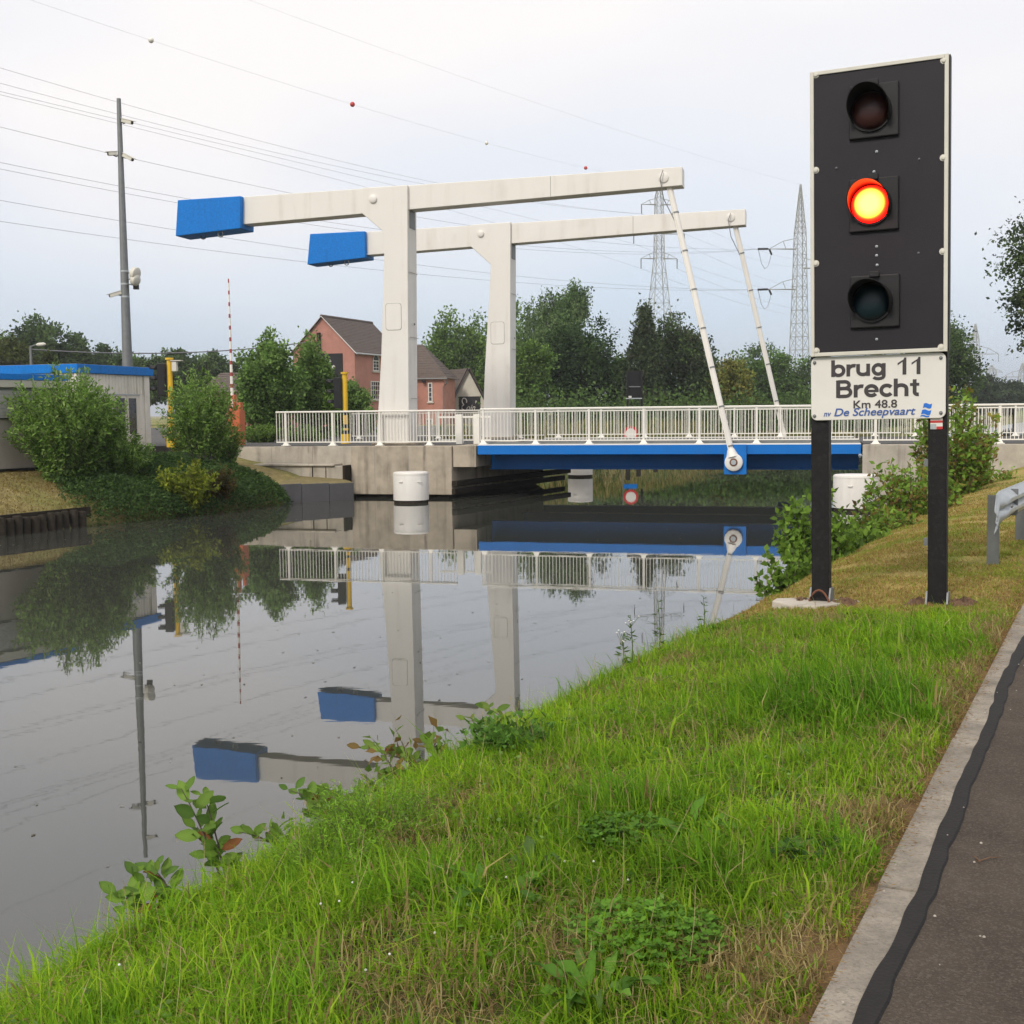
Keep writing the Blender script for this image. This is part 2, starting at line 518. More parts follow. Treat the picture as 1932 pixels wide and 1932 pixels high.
# ================================================================== SETTING: terrain, water, path, road
DECK = 1.62
def sstep(a, b, x):
    t = np.clip((x - a) / (b - a), 0, 1)
    return t * t * (3 - 2 * t)
PN = [-4000, -40, -30, -25.4, -23.4, -22.3, -21.95, -21.6, -20, -13, -6, -4.3, -3.75, -3.35, -2.95, -2.5, -1.6, -0.78, -0.70, 2.6, 2.75, 6, 4000]
PZ = [1.5, 1.45, 1.36, 1.25, 0.86, 0.46, 0.05, -0.7, -1.6, -2.0, -1.6, -0.7, 0.02, 0.46, 0.82, 0.92, 0.98, 1.02, 0.99, 0.99, 1.04, 1.15, 1.5]
def H(s, n):
    s, n = np.asarray(s, dtype=np.float64), np.asarray(n, dtype=np.float64)
    z = np.interp(n, PN, PZ)
    x, y = SN_ * s + CS * n, CS * s - SN_ * n
    dx, dy = x - B0.x, y - B0.y
    w = dx * be.x + dy * be.y
    land = np.maximum(sstep(-22.6, -24.6, n), sstep(-3.0, -1.0, n))
    z = z + land * sstep(0.1, 1.8, w) * np.maximum(0, 1.48 - z)
    z = z + sstep(10.5, 16, s) * sstep(-2.9, -1.8, n) * 0.10 * (s < 60)
    ver = sstep(-3.4, -3.0, n) * (1 - sstep(-0.95, -0.8, n)) * (s > -5) * (s < 40)
    z = z + ver * (fbm(s * 2.2, n * 2.2, 5) - 0.5) * 0.07
    lawn = (n < -22.4) * (n > -60)
    z = z + lawn * (fbm(s * 0.8, n * 0.8, 9) - 0.5) * 0.10
    return z
def Hp(p):
    s, n = to_sn(p)
    return float(H(s, n))
def ln(a, b, st):
    return list(np.arange(a, b - 1e-6, st))
gn = [-4000, -2200, -1200, -700, -400, -250, -160, -110, -80] + ln(-60, -26, 2.0) + ln(-26, -21, 0.3) + ln(-21, -5, 2.5) + ln(-5, -0.5, 0.11) + ln(-0.5, 4, 0.5) + ln(4, 40, 4) + [40, 60, 90, 140, 220, 400, 800, 1600, 4000]
gs = [-3000, -1200, -500, -200, -100, -60, -40, -30] + ln(-20, 1.5, 1.0) + ln(1.5, 12, 0.12) + ln(12, 46, 0.5) + ln(46, 130, 4) + [130, 160, 200, 260, 360, 500, 800, 1400, 2500, 5000]
gs, gn = np.array(gs), np.array(gn)
SS, NN = np.meshgrid(gs, gn, indexing='ij')
ZZ = H(SS, NN)
GV = np.stack([SN_ * SS + CS * NN, CS * SS - SN_ * NN, ZZ], -1).reshape(-1, 3)
a_, b_ = len(gs), len(gn)
ii = np.arange(a_ * b_).reshape(a_, b_)
GF = np.stack([ii[:-1, :-1], ii[1:, :-1], ii[1:, 1:], ii[:-1, 1:]], -1).reshape(-1, 4)
def mixc(c0, c1, k):
    return np.asarray(c0) * (1 - k[..., None]) + np.asarray(c1) * k[..., None]
STRAW, TURF = (0.330, 0.255, 0.090), (0.120, 0.155, 0.030)
def ground_col(s, n):
    f1, f2 = fbm(s * 0.9, n * 0.9, 21), fbm(s * 3.1, n * 3.1, 31)
    mown = mixc(STRAW, (0.200, 0.215, 0.045), sstep(0.50, 0.66, f1 * 0.6 + f2 * 0.4))
    verge = mixc((0.075, 0.070, 0.028), (0.055, 0.085, 0.020), sstep(0.4, 0.6, f2))
    c = mixc(verge, mown, sstep(9.5, 10.3, s + 0.8 * (f1 - 0.5)))
    c = mixc(c, (0.20, 0.12, 0.065), sstep(-1.0, -0.8, n) * (n < -0.6) * 0.8)
    c = mixc(c, (0.10, 0.075, 0.04), (n < -3.0) * (n > -5) * 0.8)
    c = mixc(c, mixc((0.245, 0.200, 0.088), (0.185, 0.180, 0.062), sstep(0.45, 0.65, f1)), (n < -21.9) * 1.0)
    x, y = SN_ * s + CS * n, CS * s - SN_ * n
    w = (x - B0.x) * be.x + (y - B0.y) * be.y
    field = mixc((0.29, 0.25, 0.105), (0.14, 0.17, 0.05), sstep(0.4, 0.65, fbm(s * 0.12, n * 0.12, 41)))
    c = mixc(c, field, sstep(9.5, 11, w))
    c = mixc(c, (0.035, 0.03, 0.02), ((n > -21.8) & (n < -3.9)) * 1.0)
    return c
gcol = ground_col(SS, NN).reshape(-1, 3)
g = put('ground', np_mesh('ground', GV, [GF], M['ground'], gcol, True))
tag(g, 'grass verges, banks and fields on both sides of the canal', 'ground', kind='structure')

wv = [SN(s, n, 0.0) for s, n in ((-300, -27), (900, -27), (900, -2.6), (-300, -2.6))]
wt = MB().poly(wv).build('water', M['water'])
tag(wt, 'still grey canal water mirroring the bridge and sky', 'water', kind='structure')

# asphalt path with kerb stones and a strip of bitumen sealant
pm = MB()
pn = [-0.545, 0.3, 1.2, 2.05, 2.6]
ps = ln(-8, 32, 1.0)
for i in range(len(ps) - 1):
    for j in range(len(pn) - 1):
        q = [SN(ps[i], pn[j], 1.046), SN(ps[i + 1], pn[j], 1.046), SN(ps[i + 1], pn[j + 1], 1.046), SN(ps[i], pn[j + 1], 1.046)]
        pm.poly(q[::-1])
for s0, s1, n0, n1 in ((-8, 31, 2.6, 2.6),):
    pm.poly([SN(s0, n0, 1.046), SN(s1, n0, 1.046), SN(s1, n0, 0.9), SN(s0, n0, 0.9)])
po = pm.build('path', M['asphalt'])
tag(po, 'brown grey asphalt towpath beside the grass verge', 'path', kind='structure')
kb = thing('kerb', 'flush concrete kerb along the edge of the asphalt path', 'kerb', SN(3, -0.63, 1.0))
kb['kind'] = 'structure'
for i in range(40):
    s0 = -8.0 + i * 1.0
    j = rnd.uniform(-0.006, 0.006)
    k = MB(SN).box(s0 + 0.008, s0 + 0.992, -0.675 + j, -0.549, 0.86, 1.0505 + rnd.uniform(-0.002, 0.0015))
    k.build('kerb_stone', M['kerb'], kb, bevel=0.006)
# the sealant: a wavy poured band lapping onto the kerb and the asphalt
sv, sf, sc_ = [], [], []
ss = np.arange(-8, 32, 0.05)
wob = (fbm(ss * 1.1, ss * 0 + 3, 51) - 0.5) * 0.055 + (vnoise(ss * 6, ss * 0, 52) - 0.5) * 0.012
wob2 = (fbm(ss * 1.1, ss * 0 + 3, 51) - 0.5) * 0.045 + (vnoise(ss * 9, ss * 0, 53) - 0.5) * 0.014
wid = 0.050 + 0.02 * (fbm(ss * 0.7, ss * 0 + 9, 54) - 0.5)
for s, a, b2, w_ in zip(ss, wob, wob2, wid):
    n0 = -0.585 + a + 0.012
    n1 = n0 - a + b2 + w_ + 0.012
    sv += [SN(s, n0, 1.0525), SN(s, n0 + 0.005, 1.0555), SN(s, n1 - 0.006, 1.0545), SN(s, n1, 1.0465)]
for i in range(len(ss) - 1):
    q = i * 4
    for k in range(3):
        sf.append((q + k, q + k + 1, q + k + 5, q + k + 4))
sm = bpy.data.meshes.new('sealant_strip')
sm.from_pydata([tuple(p) for p in sv], [], sf)
sm.materials.append(M['sealant'])
tag(put('sealant_strip', sm), 'wavy black bitumen strip poured between kerb and asphalt', 'sealant', kind='structure')

# road on the embankments and across the bridge
for t0, t1, nm in ((-70, -8.40, 'road'), (3.60, 70, 'road')):
    r_ = MB(BW).box(t0, t1, -0.06, 9.35, 1.25, 1.612)
    o = r_.build(nm, M['road'])
    tag(o, 'grey road leading onto the bridge from %s bank' % ('the far' if t0 < 0 else 'the near'), 'road', kind='structure')

fc_ = MB(BW)
fc_.add([(t, w, z) for z in (1.30, 1.505) for t, w in ((-75, 9.38), (-15.5, 9.38), (-3.5, 66), (-75, 66))], [(3, 2, 1, 0), (4, 5, 6, 7), (0, 1, 5, 4), (1, 2, 6, 5), (2, 3, 7, 6), (3, 0, 4, 7)])
tag(fc_.build('forecourt', M['road']), 'dark paved forecourt in front of the brick house', 'forecourt', kind='structure')

# ================================================================== ABUTMENTS AND QUAY WALLS
ct, cw = 0.2107, 0.9775        # the canal's direction in the bridge frame
ab = thing('bridge_abutment', 'stained concrete abutment under the white towers, with a fender along its passage side', 'abutment', BW(-10, 0, 0))
pl = [(-11.78, -0.47), (-8.5, -0.47), (-8.5 + ct * 6.6, -0.47 + cw * 6.6), (-8.2, 9.2), (-11.78, 9.2)]
m = MB()
m.add([BW(t, w, z) for z in (0.10, 1.60) for t, w in pl], [(4, 3, 2, 1, 0), (5, 6, 7, 8, 9)] + [(i, (i + 1) % 5, 5 + (i + 1) % 5, 5 + i) for i in range(5)])
m.build('abutment_wall', M['concrete'], ab, bevel=0.02)
MB(BW).box(-8.46, -7.74, -0.43, 8.2, 0.95, 1.606).build('bearing_sill', M['concrete'], ab, bevel=0.012)
m = MB()          # darker footing set back under the wall, down into the water
pl2 = [(-11.7, -0.30), (-8.66, -0.30), (-8.66 + ct * 6.3, -0.3 + cw * 6.3), (-8.4, 9.0), (-11.7, 9.0)]
m.add([BW(t, w, z) for z in (-1.8, 0.10) for t, w in pl2], [(4, 3, 2, 1, 0), (5, 6, 7, 8, 9)] + [(i, (i + 1) % 5, 5 + (i + 1) % 5, 5 + i) for i in range(5)])
m.build('footing', M['timber'], ab)
def along(t, w, z, k, off):          # a point k metres along the passage side, off metres out from it
    return BW(t + ct * k + cw * off, w + cw * k - ct * off, z)
for z0 in (0.36, 0.12):
    m = MB()
    k1 = 8.6 if z0 > 0.2 else 8.2
    pts = [along(-8.5, -0.47, z, k, o) for z in (z0, z0 + 0.17) for k, o in ((-0.02, 0.002), (k1, 0.002), (k1, 0.19 if z0 > 0.2 else 0.13), (-0.02, 0.19 if z0 > 0.2 else 0.13))]
    m.add(pts, [(0, 1, 2, 3), (7, 6, 5, 4), (0, 4, 5, 1), (1, 5, 6, 2), (2, 6, 7, 3), (3, 7, 4, 0)])
    m.build('fender_beam', M['timber'], ab, bevel=0.015)
for k in range(7):                  # cast joints of the wall face
    pass
for t in (-11.0, -9.9):
    MB(BW).box(t, t + 0.012, -0.474, -0.46, 0.14, 1.55).build('joint', M['seam'], ab)

ww = thing('wing_wall', 'long low concrete wing wall with rain streaks beside the ground cover', 'wall', BW(-14, -0.3, 0.5))
tl = bt_(448, -0.28)
for i, (t0, t1) in enumerate(((tl, -14.55), (-14.545, -13.15), (-13.145, -11.79))):
    MB(BW).box(t0, t1, -0.28 - 0.012 * i, 0.02, -0.5, 1.585 + 0.006 * i).build('wall_panel', M['concrete_light'], ww, bevel=0.012)
lw = thing('quay_wall', 'lower beige concrete quay wall with a flat coping below the wing wall', 'wall', BW(-12.8, -1, 0))
t0, t1 = -14.9, -11.86
MB(BW).box(t0, t1, -0.92, -0.32, -0.6, 1.00).build('wall_panel', M['concrete_light'], lw, bevel=0.015)
MB(BW).box(t0 - 0.02, t1 - 0.28, -1.0, -0.31, 1.004, 1.06).build('coping', M['concrete_light'], lw, bevel=0.01)
MB(BW).box(-12.45, -12.42, -0.924, -0.9, 0.2, 0.98).build('joint', M['timber'], lw)
MB(BW).box(-12.9, -12.86, -0.924, -0.9, 0.4, 0.98).build('joint', M['timber'], lw)
tp = MB(BW).box(-11.85, -11.79, -1.0, -0.42, -0.8, 1.02).build('timber_post', M['timber'])
tag(tp, 'dark wet timber fender post at the corner of the concrete abutment', 'post')
# grey plastic sheets facing the water
q = [on_z(u, v, 0) for u, v in ((520, 951), (570, 948), (622, 945.5), (668, 943))]
gp = thing('sheet_piling', 'dark grey plastic sheet panels facing the water beside the abutment', 'piling', q[1])
for i in range(3):
    p0, p1 = q[i], q[i + 1]
    d = (p1 - p0).normalized()
    nn = Vector((d.y, -d.x, 0))
    zt = 0.565 - 0.02 * i
    a0, a1 = p0 + d * 0.006, p1 - d * 0.006
    m = MB()
    m.add([a + nn * o + Vector((0, 0, z)) for z in (-0.8, zt) for a, o in ((a0, 0.0), (a1, 0.0), (a1, -0.05), (a0, -0.05))],
          [(3, 2, 1, 0), (4, 5, 6, 7), (0, 1, 5, 4), (1, 2, 6, 5), (2, 3, 7, 6), (3, 0, 4, 7)])
    m.build('sheet_panel', M['grey_sheet'], gp, bevel=0.008)
# sandy fill between the sheets and the quay wall
m = MB()
fq = [q[0] + be * 0.22 - bt * 0.1, q[3] + be * 0.22 - bt * 0.1, BW(-11.86, -0.9, 0), BW(-14.7, -0.9, 0)]
zz = [0.5, 0.52, 0.60, 0.78]
m.add([tuple(Vector((p.x, p.y, z))) for p, z in zip(fq, zz)] + [tuple(Vector((p.x, p.y, -0.5))) for p in fq], [(0, 1, 2, 3), (0, 4, 5, 1), (1, 5, 6, 2), (2, 6, 7, 3), (3, 7, 4, 0)])
tag(m.build('earth_fill', M['moss']), 'sandy earth strip between sheet panels and quay wall', 'earth', kind='structure')

ar = thing('bridge_abutment', 'pale concrete abutment and retaining wall by the bushes on the near bank', 'abutment', BW(6, 0, 0))
pl = [(3.56, -0.47), (8.2, -0.47), (8.2, 9.2), (3.56 + ct * 9.9, -0.47 + cw * 9.9)]
m = MB()
m.add([BW(t, w, z) for z in (-1.5, 1.60) for t, w in pl], [(3, 2, 1, 0), (4, 5, 6, 7), (0, 1, 5, 4), (1, 2, 6, 5), (2, 3, 7, 6), (3, 0, 4, 7)])
m.build('abutment_wall', M['concrete_light'], ar, bevel=0.02)
for i in range(5):
    MB(BW).box(8.205 + 3 * i, 8.2 + 3 * i + 2.995, -0.40 - 0.01 * (i % 2), 0.0, -0.2, 1.592).build('wall_panel', M['concrete_light'], ar, bevel=0.012)
MB(BW).box(8.2, 23, -0.62, -0.39, 0.40, 0.83).build('plinth', M['concrete_light'], ar, bevel=0.02)

# ================================================================== THE DRAWBRIDGE
dk = thing('bridge_deck', 'blue steel drawbridge deck spanning the canal passage', 'bridge deck', BW(-2, 4, 0.9))
TL, TR = -7.70, 3.52
MB(BW).box(TL, TR, -0.30, 9.25, 1.52, 1.600).build('deck_plate', M['road'], dk)
MB(BW).box(TL, TR, -0.34, 0.28, 1.601, 1.632).build('walkway_edge', M['rail'], dk)
MB(BW).box(TL, TR, 8.7, 9.28, 1.601, 1.632).build('walkway_edge', M['rail'], dk)
MB(BW).box(TL, TR, 0.30, 0.42, 1.601, 1.70).build('kerb_edge', M['galv_dark'], dk)
m = MB(BW)
m.box(TL, TR, -0.352, -0.338, 1.335, 1.606)          # edge plate and its lower lip
m.box(TL, TR, -0.337, -0.27, 1.335, 1.349)
m.build('edge_beam', M['blue_girder'], dk)
m = MB(BW)
m.box(TL, TR, 9.262, 9.276, 1.335, 1.606)
m.build('edge_beam', M['blue_girder'], dk)
for w0 in (1.15, 4.4, 7.7):
    m = MB(BW)
    m.box(TL + 0.02, TR - 0.02, w0, w0 + 0.03, 0.86, 1.519)
    m.box(TL + 0.02, TR - 0.02, w0 - 0.14, w0 + 0.17, 0.82, 0.859)
    m.build('girder', M['blue_girder'], dk)
for i in range(7):
    t = TL + 0.8 + i * 1.6
    MB(BW).box(t, t + 0.03, 1.3, 7.6, 1.10, 1.518).build('cross_beam', M['blue_girder'], dk)
for w0 in (-0.44, 9.28):
    t0, t1 = (bt_(1366, -0.44), bt_(1408.5, -0.44)) if w0 < 0 else (0.9, 1.55)
    m = MB(BW)
    m.box(t0, t1, w0, w0 + 0.085, bp(1385, 895, -0.44)[1], 1.612)
    m.build('hanger_plate', M['blue_girder'], dk, bevel=0.006)
    MB(BW).box(t1 - 0.5, t1 - 0.02, min(w0, 9.2) + (0.086 if w0 < 0 else -0.3), w0 + (0.9 if w0 < 0 else 0.0) , 0.83, 1.33).build('hanger_block', M['blue_girder'], dk)

def tower(name, label, pxl, w0, w1, hatch, pin, grp, dw):
    poly = [bp(u, v, w0) for u, v in pxl]
    base = BW((poly[0][0] + poly[-1][0]) / 2, (w0 + w1) / 2, DECK)
    T = thing(name, label, 'bridge tower', base, grp)
    m = MB(BW)
    m.prism(poly, w0, w1)
    m.build('column', M['white'], T, bevel=0.02)
    t0, z1 = bp(hatch[0], hatch[1], w0)
    t1, z0 = bp(hatch[2], hatch[3], w0)
    def rr(g, r=0.09):
        pts = []
        for cx_, cz_, a0 in ((t1 - r - g, z1 - r - g, 0), (t0 + r + g, z1 - r - g, 90), (t0 + r + g, z0 + r + g, 180), (t1 - r - g, z0 + r + g, 270)):
            for k in range(5):
                a = math.radians(a0 + k * 22.5)
                pts.append((cx_ + r * math.cos(a), cz_ + r * math.sin(a)))
        return pts
    h = MB(BW).prism(rr(0), w0 - 0.004, w0 - 0.001).build('hatch_seal', M['seam'], T)
    MB(BW).prism(rr(0.012), w0 - 0.012, w0 - 0.0045).build('hatch', M['white'], T, bevel=0.004)
    t, z = bp(pin[0], pin[1], w0)
    MB().lathe([(0.125, 0), (0.125, 0.05), (0.105, 0.065), (0.02, 0.065)], BW(t, w0, z), 20, -be).build('pivot_cap', M['white'], T, smooth=True)
    # weld seams across the passage side
    tr = max(p[0] for p in poly)
    for zz_ in (dw if isinstance(dw, tuple) else (dw,)):
        MB(BW).box(tr + 0.0005, tr + 0.004, w0 + 0.03, w1 - 0.03, zz_, zz_ + 0.018).build('weld_seam', M['seam'], T)
    MB(BW).box(tr + 0.0005, tr + 0.01, w0 + 0.42, w0 + 0.5, 5.35, 5.41).build('vent', M['black'], T)
    MB(BW).box(tr - 0.3, tr + 0.006, w0 + 0.18, w1 - 0.18, 8.32, 8.86).build('pivot_slot', M['galv_dark'], T)
    MB(BW).box(poly[0][0] - 0.12, tr + 0.12, w0 - 0.1, w1 + 0.1, 1.6125, 1.68).build('base_plinth', M['concrete'], T)
    return T, poly
near_px = [(710, 842), (719, 672), (725, 465), (721.6, 436), (681, 401), (681, 354.5), (768.5, 349), (771.5, 842)]
far_px = [(909.5, 842), (914.5, 700), (925, 520), (925.6, 499), (888, 465), (887, 424), (963, 418.8), (962.5, 842)]
WN, WF = 0.08, 8.38
tower('bridge_tower', 'white steel drawbridge tower nearer the brick house, on the side facing the signal sign', near_px, WN, WN + 0.86, (727, 572.5, 758, 622.7), (704, 375.5), None, (4.95, 6.95, 3.05))
tower('bridge_tower', 'white steel drawbridge tower nearer the birch, on the far side of the roadway', far_px, WF, WF + 0.86, (925.6, 607.5, 952, 649), (907, 441), None, (4.95, 7.0))

def balance(label, corners, boxpx, w0, w1, pin, rod_px, wtop, wbot, bot, nb, lab_rod):
    pts = [bp(u, v, w0) for u, v in corners]
    A = thing('balance_beam', label, 'balance beam', BW(*(lambda p: (p[0], (w0 + w1) / 2, p[1]))(bp(pin[0], pin[1], w0))))
    MB(BW).prism(pts, w0, w1).build('beam', M['white'], A, bevel=0.015)
    bw0 = w0 - 0.2
    cp = [bp(u, v, bw0) for u, v in boxpx]
    cb = MB(BW).prism(cp, bw0, bw0 + 0.95).build('counterweight', M['blue'], A, bevel=0.02)
    mid = ((cp[2][0] + cp[3][0]) / 2, (cp[2][1] + cp[3][1]) / 2)
    # lifting eyes under the counterweight
    for k, ww_ in ((0.1, bw0 + 0.45), (0.9, bw0 + 0.1)):
        ring = [BW(mid[0] + k - 0.5 + 0.09 * math.cos(a), ww_, mid[1] + 0.04 - 0.02 * k + 0.09 * math.sin(a) - 0.09) for a in np.linspace(0, 2 * math.pi, 13)]
        MB().path(ring, 0.022, 6, False).build('lifting_eye', M['galv_dark'], A, smooth=True)
    ex, ez = bp(*pin2[label], w0)
    MB().lathe([(0.15, 0), (0.15, 0.03), (0.12, 0.045), (0.02, 0.045)], BW(ex, w0, ez), 18, -be).build('rod_pin', M['white'], A, smooth=True)
    mt = (pts[1][0] * 0.62 + pts[0][0] * 0.38, 0)
    f = 0.72
    ts = pts[0][0] * (1 - f) + pts[1][0] * f
    zt = pts[0][1] * (1 - f) + pts[1][1] * f
    zb = pts[3][1] * (1 - f) + pts[2][1] * f
    MB(BW).box(ts, ts + 0.015, w0 - 0.003, w0 + 0.01, zb + 0.02, zt - 0.02).build('weld_seam', M['seam'], A)
    # tie rod
    tt, zt_ = bp(rod_px[0], rod_px[1], wtop)
    P0, P1 = BW(tt, wtop, zt_ + 0.12), BW(bot[0], wbot, bot[1])
    R = thing('tie_rod', lab_rod, 'tie rod', P1)
    d = (P1 - P0).normalized()
    Pe = P1 - d * 0.24
    MB().tube(P0, Pe, 0.088, 0.088, 14).build('rod', M['white'], R, smooth=True)
    side = d.cross(be).normalized()
    off = -side * 0.06 - be * 0.075
    MB().tube(P0 + off, Pe + off, 0.02, 0.02, 6).build('conduit', M['rail'], R, smooth=True)
    L = (Pe - P0).length
    for k in range(nb):
        c = P0 + d * (L * (k + 0.9) / (nb + 0.0) - 0.12)
        MB().tube(c - d * 0.02, c + d * 0.02, 0.105, 0.105, 12).build('band', M['galv_dark'], R, smooth=True)
    MB().lathe([(0.255, 0), (0.255, 0.09), (0.225, 0.11), (0.09, 0.11)], P1 - be * 0.0, 24, -be).build('eye', M['white'], R, smooth=True)
    MB().tube(P1 - d * 0.4, P1 - d * 0.15, 0.10, 0.19, 14).build('socket', M['white'], R, smooth=True)
    MB().lathe([(0.115, 0.10), (0.115, 0.125), (0.08, 0.125)], P1, 18, -be).build('pin_collar', M['rust'], R, smooth=True)
    MB().lathe([(0.075, 0.10), (0.075, 0.15), (0.02, 0.15)], P1, 16, -be).build('pin', M['galv'], R, smooth=True)
    # slack grease cable by the rod head
    cpts = [P0 + Vector((-0.12, 0, 0.3)) - be * 0.3, P0 + Vector((-0.2, 0, 0.05)) - be * 0.34, P0 + Vector((-0.12, 0, -0.5)) - be * 0.12, P0 + d * 1.2 + off]
    MB().path([Vector(p) for p in cpts], 0.014, 5).build('cable', M['wire'], R, smooth=True)
    return A
lab1 = 'cream steel balance beam with blue counterweight on the tower nearer the brick house'
lab2 = 'cream steel balance beam with blue counterweight on the tower nearer the birch'
pin2 = {lab1: (1252, 335), lab2: (1378.7, 410)}
balance(lab1, [(455, 371.3), (1287, 314.2), (1287, 349.5), (455, 423.5)], [(335, 377.5), (454, 369.6), (453.7, 430.5), (331, 445.5)], WN + 0.13, WN + 0.73, (704, 375),
        (1261, 352), WN + 0.35, -0.445, (0.0, bp(1385, 872, -0.44)[1]), 7, 'white tie rod pinned to the blue hanger plate outside the near railing')
balance(lab2, [(689, 437.3), (1406.5, 394.2), (1406.5, 424), (689, 481.5)], [(584.7, 441.3), (688, 436), (689, 486), (579.5, 499)], WF + 0.13, WF + 0.73, (907, 441),
        (1386, 427), WF + 0.35, 9.3, (1.22, 1.12), 6, 'white tie rod coming down behind the far railing of the bridge')

# ------------------------------------------------------------------ railings
def railing(label, t0, t1, w, z, posts, h=1.10, z1=None, pitch=0.105, second=True, ext0=0.0):
    T = thing('railing', label, 'railing', BW((t0 + t1) / 2, w, z))
    hr = MB(BW)
    hr.box(t0, t1, w - 0.045, w + 0.045, z + h - 0.055, z + h)
    hr.build('handrail', M['rail'], T, bevel=0.015)
    top = z + h - 0.056
    if second:
        MB(BW).box(t0, t1, w - 0.018, w + 0.018, z + h - 0.125, z + h - 0.09).build('upper_rail', M['rail'], T)
        top = z + h - 0.0905
    MB(BW).box(t0, t1, w - 0.02, w + 0.02, z + 0.10, z + 0.135).build('bottom_rail', M['rail'], T)
    bm_ = MB(BW).box(-0.0085, 0.0085, -0.0085, 0.0085, z + 0.136, top - (0.035 if second else 0), fr=lambda a, b, c: bt * a + be * b + Vector((0, 0, c))).mesh('baluster', M['rail'])
    fp = lambda a, b, c: bt * a + be * b + Vector((0, 0, c))
    pm_ = MB(fp).box(-0.032, 0.032, -0.032, 0.032, z + 0.05, z + h - 0.056)
    pmesh = pm_.mesh('post', M['rail'])
    fm_ = MB(fp)
    fm_.box(-0.13, 0.13, -0.09, 0.09, z + 0.0015, z + 0.022)
    fm_.add([(-0.10, -0.06, z + 0.022), (0.10, -0.06, z + 0.022), (0.10, 0.06, z + 0.022), (-0.10, 0.06, z + 0.022), (-0.034, -0.034, z + 0.13), (0.034, -0.034, z + 0.13), (0.034, 0.034, z + 0.13), (-0.034, 0.034, z + 0.13)],
            [(0, 1, 5, 4), (1, 2, 6, 5), (2, 3, 7, 6), (3, 0, 4, 7), (4, 5, 6, 7)])
    fmesh = fm_.mesh('foot_plate', M['rail'])
    for p in posts:
        put('post', pmesh, T, BW(p, w, 0))
        put('foot_plate', fmesh, T, BW(p, w, 0))
    k = int((t1 - t0) / pitch)
    for i in range(k + 1):
        t = t0 + 0.01 + i * (t1 - t0 - 0.02) / k
        if all(abs(t - p) > 0.045 for p in posts):
            put('baluster', bm_, T, BW(t, w, 0))
    return T
PS = 1.635
railing('white railing along the near side of the drawbridge deck', TL + 0.06, TR - 0.05, -0.22, 1.632, [-7.55 + i * PS for i in range(7)], second=True)
railing('white railing on the far bank abutment in front of the tower', bt_(524, -0.06), -8.45, -0.13, 1.605, [-14.11, -12.51, -10.93, -9.31], second=False)
railing('white railing on the near bank retaining wall above the bushes', TR + 0.06, 16.5, -0.20, 1.605, [3.92 + i * PS for i in range(8)], second=True)
railing('white railing along the far side of the drawbridge deck', TL + 0.06, TR + 1.6, 9.0, 1.632, [-7.2 + i * PS for i in range(8)], second=True)
railing('white railing on the far side of the near bank road', TR + 1.72, 17.5, 8.95, 1.615, [5.6 + i * PS for i in range(8)], second=True)
railing('white railing on the far side of the far bank road', -15.5, TL - 0.05, 8.95, 1.615, [-15.2 + i * PS for i in range(5)], second=True)
# short connecting rail and the two broad gate posts beside the tower
gt = thing('gate_panel', 'short white gate panel between two broad posts on the bridge walkway', 'gate', BW(-8.1, 0.3, 1.6))
for u in (866, 899):
    t = bt_(u, 1.0)
    MB(BW).box(t - 0.10, t + 0.10, 1.0, 1.2, 1.613, 2.55).build('gate_post', M['rail'], gt, bevel=0.01)
t0, t1 = bt_(826, 1.0), bt_(925, 1.0)
MB(BW).box(t0, t1, 1.06, 1.11, 2.44, 2.50).build('gate_rail', M['rail'], gt)
MB(BW).box(t0, t1, 1.06, 1.11, 1.72, 1.76).build('gate_rail', M['rail'], gt)
for i in range(16):
    t = t0 + 0.03 + i * (t1 - t0 - 0.06) / 15
    MB(BW).box(t - 0.009, t + 0.009, 1.075, 1.095, 1.761, 2.439).build('baluster', M['rail'], gt)

# ------------------------------------------------------------------ white mooring dolphins
def dolphin(label, u, vtop, vwat, r, grp=None, Z=None, ladder=True):
    c = on_z(u, vwat, 0.0) if Z is None else Vector((at(u, vwat, Z).x, Z, 0))
    c = c + Vector((0, r * 0.9, 0))
    zt = at(u, vtop, c.y).z
    D = thing('mooring_dolphin', label, 'dolphin', c)
    MB().lathe([(r, 0.08), (r, zt - 0.05), (r - 0.012, zt - 0.015), (r - 0.05, zt), (0.1, zt + 0.01)], c, 40).build('drum', M['white'], D, smooth=True)
    MB().lathe([(r - 0.02, -1.5), (r - 0.02, 0.079)], c, 32).build('pile', M['timber'], D, smooth=True)
    MB().lathe([(r + 0.006, zt - 0.075), (r + 0.006, zt - 0.05)], c, 40).build('rim', M['rail'], D, smooth=True)
    for a in (-0.5, 0.55):
        d = Vector((math.sin(a), -math.cos(a), 0))
        p = c + d * (r + 0.002) + Vector((0, 0, zt - 0.27))
        s_ = Vector((-d.y, d.x, 0))
        MB().path([p - s_ * 0.05, p - s_ * 0.05 + d * 0.04, p + s_ * 0.05 + d * 0.04, p + s_ * 0.05], 0.011, 6).build('handle', M['rail'], D, smooth=True)
    return D
dolphin('white mooring dolphin standing in front of the stained abutment', 773.5, 890, 950, 0.52)
dolphin('white mooring dolphin beyond the bridge at the end of the fender', 1096, 852, 900, 0.50, Z=48.6)
dolphin('white mooring dolphin half hidden by bushes beside the near bank', 1624, 895, 966, 0.56)

